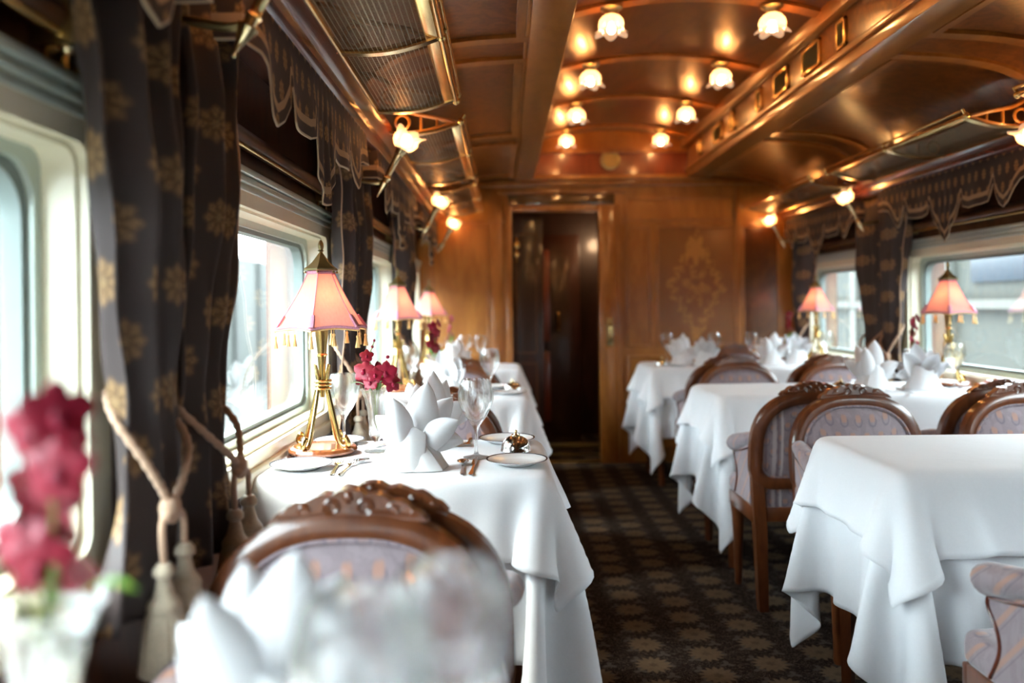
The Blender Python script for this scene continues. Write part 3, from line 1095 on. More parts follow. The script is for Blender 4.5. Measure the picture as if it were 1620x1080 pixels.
# brass blind brackets beside the window heads
def blind_bracket(y, s, lab):
    t = thing('blind_bracket', lab, 'bracket', (XL if s < 0 else XR, y, 1.50), 0 if s < 0 else PI, 'brass roller blind brackets')
    bm = nb(); xbox(bm, .0005, .008, -.05, .05, -.012, .014, .003); tube(bm, spline([(.006, -.045, .005), (.035, -.03, .012), (.040, .02, .010), (.036, .045, .004), (.008, .055, .002)], 6), .009); ball(bm, (.036, .045, .004), .013); ball(bm, (.030, -.04, .010), .013); obj('bracket_plate', bm, BRASS_PALE, t)
    bm = nb(); tube(bm, spline([(.036, .045, .0), (.032, .048, -.04), (.038, .044, -.085)], 6), .006); tube(bm, [(.038, .044, -.085), (.036, .075, -.082)], .010); tube(bm, spline([(.030, -.04, .0), (.026, -.032, -.03), (.022, -.02, -.05)], 6), .005); obj('hook', bm, BRASS_PALE, t)
blind_bracket(WIN_C[1] + WIN_W / 2 - .07, -1, 'blurred brass bracket with hooks at the top left above the nearest window')
blind_bracket(WIN_C[2] + WIN_W / 2 - .05, -1, 'small brass bracket at the window head above the sharp pink lamp')
blind_bracket(WIN_C[3] + WIN_W / 2 - .05, -1, 'small brass bracket at the head of the second left window')
def roller(c, w, s, lab):
    t = thing('blind_roller', lab, 'roller blind', (XL if s < 0 else XR, c, 1.53), 0 if s < 0 else PI, 'roller blinds under the pelmets')
    bm = nb(); tube(bm, [(.026, -w / 2, .012), (.026, w / 2, .012)], .022, 14); obj('rolled_blind', bm, WALNUT, t)
    bm = nb(); tube(bm, [(.040, -w / 2, -.012), (.040, w / 2, -.012)], .0055, 10); obj('rod', bm, BRASS, t)
    for q in (-1, 1):
        bm = nb(); xbox(bm, 0, .055, q * (w / 2 + .004), q * (w / 2 - .002), -.025, .04, .002); obj('end_plate', bm, BRASS_DULL, t)
for c, w, s, lab in ((WIN_C[1], 1.05, -1, 'rolled blind with brass rod above the nearest left window'), (WIN_C[2], 1.10, -1, 'rolled blind with brass rod above the window by the sharp lamp'), (WIN_C[3], 1.10, -1, 'rolled blind with brass rod above the middle left window'), (WIN_C[3], 1.10, 1, 'rolled blind with brass rod above the large right window'), (WIN_C[4], .9, 1, 'rolled blind with brass rod above the small right window')):
    roller(c, w, s, lab)
t = thing('door_pull', 'brass recessed pull plate on the frame to the right of the doorway', 'door pull', (DX1 + .075, YE - .03, .955), 0)
bm = nb(); xbox(bm, -.022, .022, -.006, 0, -.10, .10, .002); obj('plate', bm, BRASS_DULL, t)
bm = nb(); tube(bm, spline([(0, -.004, -.055), (0, -.026, -.045), (0, -.030, 0), (0, -.026, .045), (0, -.004, .055)], 5), .010); obj('grip', bm, BRASS, t)
# ------------------------------------------------------------------ tables and draped cloths
LX0, LX1 = -.600, .107
RX0, RX1 = .926, 2.180
TD = .545
def ty(k): return 2.18 + PITCH * k          # centre of table row k (k = -1 is the one at the camera)

def drape(Wd, D, drops, h, steps=170, iters=16, seed=3):
    """falling square-woven cloth over a W x D table; drops = (xmin, xmax, ymin, ymax). Returns grid and rest offsets."""
    dl, dr, dn, df = drops
    xs = np.concatenate([np.linspace(-Wd / 2 - dl, -Wd / 2, max(2, round(dl / h) + 1))[:-1], np.linspace(-Wd / 2, Wd / 2, round(Wd / h) + 1), np.linspace(Wd / 2, Wd / 2 + dr, max(2, round(dr / h) + 1))[1:]])
    ys = np.concatenate([np.linspace(-D / 2 - dn, -D / 2, round(dn / h) + 1)[:-1], np.linspace(-D / 2, D / 2, round(D / h) + 1), np.linspace(D / 2, D / 2 + df, round(df / h) + 1)[1:]])
    X, Y = np.meshgrid(xs, ys)
    ny, nx = X.shape
    P = np.stack([X, Y, np.full_like(X, .004)], -1)
    rs = np.random.RandomState(seed)
    P[..., 2] += rs.rand(ny, nx) * .002
    R0 = np.stack([X, Y], -1)
    P0 = P.copy()
    idx = np.arange(nx * ny).reshape(ny, nx)
    batches = []
    def add(a, b, k):
        a, b = a.ravel(), b.ravel()
        if len(a): batches.append((a, b, np.linalg.norm(R0.reshape(-1, 2)[a] - R0.reshape(-1, 2)[b], axis=1), k))
    for o in (0, 1):
        add(idx[:, o:-1:2], idx[:, o + 1::2], 1.0)
        add(idx[o:-1:2, :], idx[o + 1::2, :], 1.0)
        add(idx[o:-1:2, :-1], idx[o + 1::2, 1:], .5)
        add(idx[o:-1:2, 1:], idx[o + 1::2, :-1], .5)
    for o in (0, 1, 2, 3):
        add(idx[:, o:-2:4], idx[:, o + 2::4][:, :len(range(o, nx - 2, 4))], .12)
        add(idx[o:-2:4, :], idx[o + 2::4, :][:len(range(o, ny - 2, 4))], .12)
    p = P.reshape(-1, 3)
    flat = R0.reshape(-1, 2)
    pin = (np.abs(flat[:, 0]) < Wd / 2 + .002) & (np.abs(flat[:, 1]) < D / 2 + .002)
    home = np.column_stack([flat[pin], np.zeros(pin.sum())])
    p[pin] = home
    q = p.copy()
    e = .004
    hw, hd = Wd / 2 + e, D / 2 + e
    for st in range(steps):
        vel = (p - q) * .965
        q = p.copy()
        p = p + vel
        p[:, 2] -= 9.8 / 3600 * .8
        for it in range(iters):
            for a, b, L, k in batches:
                d = p[b] - p[a]
                ln = np.sqrt((d * d).sum(1)) + 1e-9
                c = (d * ((ln - L) / ln * .5 * k)[:, None])
                p[a] += c
                p[b] -= c
            if it % 4 == 3 or it == iters - 1:
                ax, ay = np.abs(p[:, 0]), np.abs(p[:, 1])
                ins = (ax < hw) & (ay < hd) & (p[:, 2] < 0)
                pz = -p[:, 2]
                px, py = hw - ax, hd - ay
                top = ins & (pz < .02)
                side = ins & ~top
                p[top, 2] = 0
                sx = side & (px <= py)
                sy = side & (px > py)
                p[sx, 0] = np.sign(p[sx, 0]) * hw
                p[sy, 1] = np.sign(p[sy, 1]) * hd
                if dl < .1: p[:, 0] = np.maximum(p[:, 0], -Wd / 2 - .012)
                if dr < .1: p[:, 0] = np.minimum(p[:, 0], Wd / 2 + .012)
            p[pin] = home
        p[pin] = home
    return p.reshape(ny, nx, 3), R0

def smooth_grid(P, n=1):
    for _ in range(n):
        Q = P.copy()
        Q[1:-1, 1:-1] = P[1:-1, 1:-1] * .5 + (P[2:, 1:-1] + P[:-2, 1:-1] + P[1:-1, 2:] + P[1:-1, :-2]) * .125
        P = Q
    return P

def cloth_mesh(name, P, off=0.0, flare=0.0, R0=None, half=None):
    ny, nx, _ = P.shape
    if off or flare:
        du = np.gradient(P, axis=1); dv = np.gradient(P, axis=0)
        N = np.cross(du, dv); N /= np.linalg.norm(N, axis=2, keepdims=True) + 1e-9
        P = P + N * off
        hz = N.copy(); hz[..., 2] = 0
        dx = np.maximum(0, np.abs(R0[..., 0]) - half[0]); dy = np.maximum(0, np.abs(R0[..., 1]) - half[1])
        t = np.clip(np.maximum(dx, dy) / .17, 0, 1.2)
        P = P + hz * (flare * t ** 1.3)[..., None]
    bm = nb()
    vs = [[bm.verts.new(P[j, i]) for i in range(nx)] for j in range(ny)]
    for j in range(ny - 1):
        for i in range(nx - 1):
            bm.faces.new((vs[j][i], vs[j][i + 1], vs[j + 1][i + 1], vs[j + 1][i]))
    o = obj(name, bm, LINEN, sharp=180)
    m = o.modifiers.new('soft', 'SUBSURF'); m.levels = 1; m.render_levels = 1
    m = o.modifiers.new('thick', 'SOLIDIFY'); m.thickness = .0016; m.offset = 1
    return o

def cloth_pair(Wd, D, left):
    dl, dr = (.012, .41) if left else (.41, .012)
    h = .0245
    P, R0 = drape(Wd, D, (dl, dr, .41, .41), h)
    P = smooth_grid(P, 1)
    und = cloth_mesh('table_underlay', P)
    hw, hd = Wd / 2, D / 2
    d = .172
    cols = [i for i in range(R0.shape[1]) if abs(R0[0, i, 0]) < hw + d]
    rows = [j for j in range(R0.shape[0]) if abs(R0[j, 0, 1]) < hd + d]
    Ps = P[rows[0]:rows[-1] + 1, cols[0]:cols[-1] + 1]
    Rs = R0[rows[0]:rows[-1] + 1, cols[0]:cols[-1] + 1]
    ov = cloth_mesh('tablecloth', Ps, .0050, .030, Rs, (hw, hd))
    return und, ov

def make_table(name, Wd, D, loc, lab):
    t = thing(name, lab, 'table', loc)
    bm = nb(); box(bm, (0, 0, TABLE_H - .0225), (Wd - .034, D - .034, .032), bev=.010); obj('tabletop', bm, CHAIR_WOOD, t)
    bm = nb()
    for sx in (-1, 1): xbox(bm, sx * (Wd / 2 - .05), sx * (Wd / 2 - .07), -D / 2 + .06, D / 2 - .06, TABLE_H - .10, TABLE_H - .03)
    for sy in (-1, 1): xbox(bm, -Wd / 2 + .06, Wd / 2 - .06, sy * (D / 2 - .05), sy * (D / 2 - .07), TABLE_H - .10, TABLE_H - .03)
    obj('apron', bm, CHAIR_WOOD, t)
    for sx in (-1, 1):
        for sy in (-1, 1):
            bm = nb()
            x, y = sx * (Wd / 2 - .065), sy * (D / 2 - .065)
            lathe(bm, [(.026, TABLE_H - .03), (.026, .55), (.024, .3), (.019, 0)], 4, (x, y, 0))
            obj('leg', bm, CHAIR_WOOD, t, sharp=30)
    return t
WL, WR = LX1 - LX0, RX1 - RX0
CLX, CRX = (LX0 + LX1) / 2, (RX0 + RX1) / 2
SHORT = {('L', -1): 'the blurred foreground table', ('L', 0): 'the left table in sharp focus', ('L', 1): 'the second left table', ('L', 2): 'the left table by the end wall', ('R', 0): 'the bare front right table', ('R', 1): 'the middle right table', ('R', 2): 'the right table by the end wall'}
def tz(side, k): return SHORT[(side, k)]
for side, Wd, xc, ks in (('L', WL, CLX, (-1, 0, 1, 2)), ('R', WR, CRX, (0, 1, 2))):
    und, ov = cloth_pair(Wd, TD, side == 'L')
    tab = None
    for n, k in enumerate(ks):
        loc = (xc, ty(k), 0)
        if tab is None:
            tab = make_table('dining_table', Wd, TD, loc, 'wooden legs and top under the white cloth of ' + tz(side, k))
            u, o = und, ov
        else:
            dup(tab, loc, 0, 'wooden legs and top under the white cloth of ' + tz(side, k))
            u, o = und.copy(), ov.copy()
            COL.objects.link(u); COL.objects.link(o)
        u.location = (xc, ty(k), TABLE_H); o.location = (xc, ty(k), TABLE_H)
        tag(u, 'long white linen underlay hanging low on ' + tz(side, k), 'tablecloth', 'long white underlays')
        tag(o, 'square white linen top cloth on ' + tz(side, k), 'tablecloth', 'white top cloths')
TOPZ = TABLE_H + .0075

# ------------------------------------------------------------------ chairs (back at y=0, sitter looks to +y)
def arch_path(hw, z0, zs, zt, n=28, ex=2.5, rc=.06):
    """closed outline: straight lower part with rounded feet, superelliptic head"""
    pts = []
    for k in range(n + 1):
        a = PI * k / n
        c, s_ = math.cos(a), math.sin(a)
        pts.append((hw * math.copysign(abs(c) ** (2 / ex), c), zs + (zt - zs) * abs(s_) ** (2 / ex)))
    lo = []
    for k in range(7):
        a = PI + PI / 2 * k / 6
        lo.append((-hw + rc + rc * math.cos(a), z0 + rc + rc * math.sin(a)))
    for k in range(7):
        a = 1.5 * PI + PI / 2 * k / 6
        lo.append((hw - rc + rc * math.cos(a), z0 + rc + rc * math.sin(a)))
    for q in (.75, .5, .25):
        pts.append((-hw, lerp(z0 + rc, zs, q)))
    pts += lo
    for q in (.25, .5, .75):
        pts.append((hw, lerp(z0 + rc, zs, q)))
    return pts
def lean(z): return -.10 * max(0, z - .45)

def make_chair(lab):
    t = thing('dining_chair', lab, 'chair', (0, 0, 0), 0, 'carved dining chairs')
    path = arch_path(.212, .478, .60, .800)
    bm = nb()
    prof = [(-.024, -.020), (-.010, -.027), (.012, -.027), (.024, -.018), (.024, .014), (.010, .020), (-.012, .020), (-.024, .012)]
    sweep(bm, [(x, lean(z), z) for x, z in path], prof, closed=True, up=(0, 1, 0))
    obj('back_frame', bm, CHAIR_WOOD, t)
    for nm, mat, sy, puff in (('backrest', UPHOL, 1, .022), ('back_panel', UPHOL_STRIPE, -1, .006)):
        bm = nb()
        ip = arch_path(.195, .495, .605, .783)
        n = len(ip)
        zc = .64
        rows = []
        for q, d in ((1.0, .004), (.975, .012 if sy > 0 else .006), (.90, .016 if sy > 0 else .008), (.7, .016 + puff * .5), (.4, .016 + puff * .85), (.12, .016 + puff)):
            rows.append([bm.verts.new((x * q, lean(zc + (z - zc) * q) + sy * (d if sy > 0 else .002 + d), zc + (z - zc) * q)) for x, z in ip])
        for a, b in zip(rows[:-1], rows[1:]):
            for i in range(n):
                j = (i + 1) % n
                bm.faces.new((a[i], a[j], b[j], b[i]))
        bm.faces.new(rows[-1])
        o = obj(nm, bm, mat, t, sharp=70)
        bm = nb()
        tube(bm, [(x * .985, lean(z) + sy * .016, zc + (z - zc) * .985) for x, z in ip], .0045, 6, closed=True)
        obj('piping', bm, UPHOL, o)
    # carved crest
    bm = nb()
    half = [(0, .860), (.016, .858), (.028, .850), (.044, .853), (.058, .847), (.070, .841), (.083, .842), (.095, .835), (.104, .826), (.116, .822), (.124, .813)]
    bot = [(.128, .808), (.09, .812), (.045, .815), (0, .815)]
    out = half + bot + [(-x, z) for x, z in bot[::-1][1:]] + [(-x, z) for x, z in half[::-1][:-1]]
    prism(bm, out, -.016, .016, lambda a, b, d: (a, lean(b) + d, b))
    for sy in (-1, 1):
        for sx in (-1, 1):
            y = lean(.84) + sy * .016
            def sc(cx, cz, r0, turns, dr, a0):
                pts = []
                for k in range(int(16 * turns)):
                    a = a0 + 2 * PI * k / 16
                    r = r0 - dr * k / 16
                    pts.append((sx * (cx + r * math.cos(a)), y, cz + r * math.sin(a)))
                return pts
            tube(bm, sc(.026, .833, .014, 1.4, .005, -PI / 2), .0036, 6)
            tube(bm, sc(.072, .827, .011, 1.2, .004, PI / 2), .0032, 6)
            tube(bm, [(sx * .040, y, .826), (sx * .075, y, .820), (sx * .112, y, .818)], .0040, 6)
            ball(bm, (sx * .102, y, .822), .0055, (1, .5, 1), 10, 6)
        ball(bm, (0, lean(.85) + sy * .016, .848), .009, (1, .5, 1.1), 10, 6)
        ball(bm, (0, lean(.85) + sy * .016, .824), .006, (.9, .5, 1.2), 10, 6)
    obj('crest', bm, CHAIR_WOOD, t)
    for sx in (-1, 1):
        bm = nb()
        sec = []
        for z, x, y, w in ((0, .190, -.016, .017), (.10, .191, -.010, .019), (.30, .195, -.004, .022), (.40, .200, 0, .023), (.52, .208, lean(.52), .021)):
            sec.append([bm.verts.new((sx * x + a * w, y + b * w, z)) for a, b in ((-1, -1), (1, -1), (1, 1), (-1, 1))])
        for a, b in zip(sec[:-1], sec[1:]):
            for i in range(4):
                j = (i + 1) % 4
                bm.faces.new((a[i], a[j], b[j], b[i]))
        bm.faces.new(sec[0][::-1]); bm.faces.new(sec[-1])
        obj('leg', bm, CHAIR_WOOD, t, sharp=30)
        bm = nb()
        lathe(bm, [(0, 0), (.013, 0), (.016, .012), (.0145, .025), (.020, .20), (.024, .28), (.030, .325), (.030, .345), (0, .345)], 16, (sx * .195, .285, 0))
        obj('leg', bm, CHAIR_WOOD, t)
    bm = nb()
    xbox(bm, -.185, .185, -.014, .012, .330, .385, .004)
    for sx in (-1, 1): xbox(bm, sx * .222, sx * .198, .0, .300, .325, .385, .004)
    xbox(bm, -.222, .222, .290, .318, .325, .385, .006)
    obj('seat_rail', bm, CHAIR_WOOD, t)
    bm = nb(); box(bm, (0, .160, .418), (.450, .325, .082), bev=.030, seg=4); obj('seat', bm, UPHOL, t, sharp=80)
    bm = nb(); xbox(bm, -.175, .175, -.008, .008, .385, .452); obj('seat_back_web', bm, UPHOL_STRIPE, t)
    for sx in (-1, 1):
        bm = nb()      # padded arm roll
        pts = spline([(sx * .207, -.012, .640), (sx * .214, .05, .632), (sx * .220, .13, .612), (sx * .222, .195, .598), (sx * .222, .222, .585)], 5)
        rr = [.026 + .010 * math.sin(PI * min(1, i / (len(pts) - 1) * 1.0) * .55) for i in range(len(pts))]
        rr[-1] = .024; rr[-2] = .031
        tube(bm, pts, rr, 16, flat=.92)
        arm = obj('armrest', bm, UPHOL, t, sharp=80)
        bm = nb()      # upholstered side under the arm
        sidep = [(.005, .40), (.005, .625), (.10, .600), (.195, .575), (.205, .545), (.172, .50), (.168, .46), (.190, .42), (.200, .40)]
        prism(bm, sidep, sx * .206, sx * .228, lambda a, b, d: (d, a, b))
        obj('arm_panel', bm, UPHOL, t, sharp=50)
        bm = nb()
        tube(bm, spline([(sx * .230, .196, .572), (sx * .230, .205, .545), (sx * .230, .173, .50), (sx * .230, .169, .46), (sx * .230, .200, .40)], 6), .004, 6)
        tube(bm, spline([(sx * .229, .01, .606), (sx * .231, .10, .582), (sx * .231, .196, .560)], 6), .0035, 6)
        obj('arm_piping', bm, MAHOGANY, t)
    return t

chair0 = None
def chair(x, y, face, lab):
    global chair0
    rz = 0 if face > 0 else PI
    if chair0 is None:
        chair0 = make_chair(lab)
        chair0.location = (x, y, 0); chair0.rotation_euler = (0, 0, rz)
        return chair0
    return dup(chair0, (x, y, 0), rz, lab)
AY, BY = 1.285, 1.500
chair(-.250, AY, -1, 'large carved dining chair in the blurred foreground, facing the camera')
chair(-.222, 1.418, 1, 'carved dining chair right behind the foreground chair, back to back with it')
chair(-.250, AY + PITCH, -1, 'carved dining chair facing the camera across the left table in sharp focus')
chair(-.235, 1.50 + PITCH, 1, 'carved dining chair at the near side of the second left table')
chair(-.250, AY + 2 * PITCH, -1, 'carved dining chair facing the camera across the second left table')
chair(-.235, 1.50 + 2 * PITCH, 1, 'carved dining chair at the near side of the left end table')
chair(1.190, 1.435, 1, 'cropped dining chair at the lower right corner, only its arm and seat showing')
chair(1.250, AY + PITCH, -1, 'carved dining chair facing the camera behind the bare table, aisle side')
chair(1.855, AY + PITCH, -1, 'carved dining chair facing the camera behind the bare table, window side')
chair(1.150, BY + PITCH - .025, 1, 'carved dining chair beside the aisle showing its striped back and tall rear leg')
chair(1.865, BY + PITCH, 1, 'carved dining chair with striped back at the middle right table, window side')
chair(1.300, AY + 2 * PITCH, -1, 'carved dining chair facing the camera behind the middle right table, aisle side')
chair(1.850, AY + 2 * PITCH, -1, 'carved dining chair facing the camera behind the middle right table, window side')
chair(1.270, BY + 2 * PITCH, 1, 'carved dining chair at the near side of the right end table, aisle side')
chair(1.845, BY + 2 * PITCH, 1, 'carved dining chair at the near side of the right end table, window side')
_c = chair(1.690, YE - .075, -1, 'carved dining chair against the end wall behind the glasses'); _c.scale = (1, .70, 1)
# ------------------------------------------------------------------ table lamps
def make_lamp(lab):
    t = thing('table_lamp', lab, 'table lamp', (0, 0, 0), 0, 'brass table lamps with pink silk shades')
    bm = nb(); lathe(bm, [(0, 0), (.082, 0), (.091, .005), (.093, .011), (.089, .018), (.080, .021), (.072, .018), (.055, .016), (0, .015)], 48); obj('base', bm, LAMP_WOOD, t)
    legs_top = .238
    for k in range(4):
        a = PI / 4 + k * PI / 2 + .35
        c, s_ = math.cos(a), math.sin(a)
        rz = [(.074, .046), (.081, .039), (.083, .030), (.077, .023), (.067, .024), (.057, .036), (.046, .070), (.034, .115), (.022, .160), (.0165, .185), (.016, .200), (.020, .220), (.026, .240)]
        bm = nb()
        pts = spline([(r * c, r * s_, z) for r, z in rz], 5)
        n = len(pts)
        tube(bm, pts, [lerp(.0075, .0048, min(1, i / n * 1.3)) if i / n < .85 else .0052 - .003 * (i / n - .85) / .15 for i in range(n)], 10)
        ball(bm, (.074 * c, .074 * s_, .046), .0085)
        obj('leg', bm, BRASS_LAMP, t)
    bm = nb()
    for z in (.176, .186, .196): lathe(bm, [(.018, z - .004), (.0245, z - .003), (.0265, z), (.0245, z + .003), (.018, z + .004)], 24, cap=False)
    lathe(bm, [(0, .172), (.012, .172), (.012, .20), (0, .20)], 16)
    obj('collar', bm, BRASS_LAMP, t)
    bm = nb(); lathe(bm, [(0, .150), (.006, .152), (.009, .18), (.009, .22), (.011, .25), (.012, .262), (.016, .266), (.012, .270), (.0135, .285), (.018, .330), (.0205, .338), (.016, .344), (.012, .36), (0, .362)], 24); obj('socket', bm, BRASS_LAMP, t)
    bm = nb(); lathe(bm, [(0, -.03), (.014, -.024), (.019, -.008), (.019, .006), (.012, .024), (0, .030)], 16, (0, 0, .405)); obj('bulb', bm, BULB_TABLE, t)
    # hexagonal flared silk shade
    Z0, Z1, R0_, R1_ = .336, .492, .126, .034
    def srad(q):      # q 0 bottom .. 1 top, slightly hollow flare
        return lerp(R0_, R1_, q) - .006 * math.sin(PI * q)
    def hexpt(t, r):  # t in 0..6
        k = int(t) % 6; f = t - int(t)
        a0, a1 = PI / 3 * k + PI / 6, PI / 3 * (k + 1) + PI / 6
        sag = 1 - .05 * math.sin(PI * f)
        return (lerp(math.cos(a0), math.cos(a1), f) * r * sag, lerp(math.sin(a0), math.sin(a1), f) * r * sag)
    bm = nb(); grid(bm, 36, 14, lambda i, j: (*hexpt(i / 6, srad(j / 13)), lerp(Z0, Z1, j / 13) + (.006 * math.sin(PI * (i % 6) / 6) * (1 - j / 13))), wrap=True)
    sh = obj('lamp_shade', bm, SILK, t, sharp=25)
    bm = nb()
    for k in range(6):
        tube(bm, [(*hexpt(k, srad(j / 10) + .0006), lerp(Z0, Z1, j / 10)) for j in range(11)], .0013, 6)
    obj('shade_rib', bm, TRIM_PINK, sh)
    bm = nb(); tube(bm, [(*hexpt(i / 8, srad(0) + .001), Z0 + .006 * math.sin(PI * (i % 8) / 8) + .002) for i in range(48)], .0036, 8, closed=True); obj('lower_braid', bm, TRIM_PINK, sh)
    bm = nb(); tube(bm, [(*hexpt(i / 4, srad(1) + .002), Z1 - .004) for i in range(24)], .0050, 8, closed=True); obj('upper_braid', bm, TRIM_PINK, sh)
    for k in range(6):
        bm = nb()
        pts = [(*hexpt(k, srad(q) + .003), lerp(Z0, Z1, q)) for q in (.03, .10, .17, .24)]
        tube(bm, pts, [.0085, .0085, .0082, .006], 8, flat=.6); obj('corner_braid', bm, TRIM_PINK, sh)
    bm = nb()
    tube(bm, [(*hexpt(i / 8, srad(0) + .0005), Z0 + .006 * math.sin(PI * (i % 8) / 8) - .0035) for i in range(48)], .0024, 6, closed=True)
    obj('gold_edging', bm, GOLD_TASSEL, sh)
    for k in range(12):
        x, y = hexpt(k / 2, R0_ - .001)
        z = Z0 + (.006 if k % 2 else 0) - .005
        bm = nb()
        tube(bm, [(x, y, z), (x, y, z - .012)], .0009, 5)
        lathe(bm, [(0, -.010), (.0032, -.012), (.0040, -.016), (.0026, -.019), (.0036, -.025), (.0066, -.043), (.0060, -.044), (0, -.043)], 14, (x, y, z), ripple=lambda a, q: 1 + .07 * math.cos(7 * a))
        obj('tassel', bm, GOLD_TASSEL, t)
    bm = nb()
    grid(bm, 24, 6, lambda i, j: (*hexpt(i / 4, (.046, .047, .036, .024, .014, .006)[j]), (.494, .499, .506, .517, .530, .541)[j]), wrap=True)
    grid(bm, 24, 2, lambda i, j: (*hexpt(i / 4, (.046, .004)[j]), (.494, .4955)[j]), wrap=True)
    for k in range(6):
        x, y = hexpt(k, .044); ball(bm, (x, y, .4895), .0035, seg=8, rings=6)
    obj('brass_cap', bm, BRASS_DULL, t, sharp=20)
    bm = nb(); lathe(bm, [(0, .536), (.006, .538), (.0045, .544), (.0085, .547), (.0055, .550), (.0078, .557), (.0072, .566), (.004, .574), (0, .578)], 16); obj('finial', bm, BRASS_DULL, t)
    return t
LL = {('L', 0): 'pink hexagonal table lamp in sharp focus by the nearest left window', ('L', 1): 'pink table lamp on the second left table, next behind the sharp one', ('L', 2): 'pink table lamp farthest away on the left side', ('R', 1): 'pink table lamp against the large right window', ('R', 2): 'pink table lamp before the small right window near the end wall'}
lamp0 = None
def place(proto, maker, loc, rz, lab):
    if proto is None:
        p = maker(lab); p.location = loc; p.rotation_euler = (0, 0, rz); return p
    dup(proto, loc, rz, lab); return proto
for (sd, k), lab in LL.items():
    x = -.492 if sd == 'L' else mx(-.492)
    y = ty(k) + (.045 if sd == 'L' else .03)
    lamp0 = place(lamp0, make_lamp, (x, y, TOPZ), (.0 if sd == 'L' else .5) + .1 * k, lab)

# ------------------------------------------------------------------ vases and orchids
def make_vase(lab):
    t = thing('trumpet_vase', lab, 'vase', (0, 0, 0), 0, 'cut glass trumpet vases')
    rip = lambda a, k: 1 + (.035 * abs(math.cos(6 * a)) if 5 < k < 14 else 0)
    prof = [(0, 0), (.033, 0), (.034, .003), (.022, .007), (.009, .014), (.007, .024), (.009, .032), (.018, .038), (.0195, .050), (.021, .080), (.0245, .115), (.031, .145), (.040, .166), (.043, .170), (.041, .171), (.036, .160), (.028, .140), (.0215, .112), (.018, .080), (.0165, .052), (.012, .044), (0, .043)]
    bm = nb(); lathe(bm, prof[:1] + prof[1:], 48, ripple=rip, cap=False); obj('glass_body', bm, CRYSTAL, t, sharp=60)
    return t

def blossom(bm, c, nrm, up, r, rnd, lip):
    """five-petalled orchid facing nrm; petals go to bm, lip to lip"""
    n = Vector(nrm).normalized()
    u = Vector(up); u = (u - n * u.dot(n)).normalized()
    w = n.cross(u)
    C = Vector(c)
    for k, (a, L, wd) in enumerate(((0, 1.0, .52), (1.22, 1.0, .66), (-1.22, 1.0, .66), (2.45, .95, .60), (-2.45, .95, .60))):
        a += rnd.uniform(-.1, .1)
        d = u * math.cos(a) + w * math.sin(a)
        sd = n.cross(d)
        curl = rnd.uniform(.05, .30)
        def fn(i, j):
            q = j / 6
            half = wd * r * (max(.02, math.sin(PI * (.10 + .90 * q ** 1.35) )) ** .62) * .66
            s_ = (i / 4 - .5) * 2
            p = C + d * (r * L * q) + sd * (s_ * half) + n * (r * (curl * q * q * -.4 + .10 * (1 - s_ * s_) * q - .10 * q + .04))
            return p
        grid(bm, 5, 7, fn)
    ball(lip, C + n * (r * .12) - u * (r * .18), r * .17, (1, 1, 1.4), 8, 6)
    ball(lip, C + n * (r * .10) + u * (r * .04), r * .10, (1, 1, 1), 8, 6)

def leaf(bm, base, tip, w, bend):
    B, T = Vector(base), Vector(tip)
    d = (T - B)
    sd = d.cross(Vector((0, 0, 1)))
    if sd.length < 1e-4: sd = Vector((1, 0, 0))
    sd.normalize()
    def fn(i, j):
        q = j / 8
        s_ = i / 2 - 1
        half = w * math.sin(PI * (q * .93 + .05)) ** .7
        return B + d * q + sd * (s_ * half) + Vector((0, 0, bend * math.sin(PI * q) + abs(s_) * half * .35))
    grid(bm, 3, 9, fn)

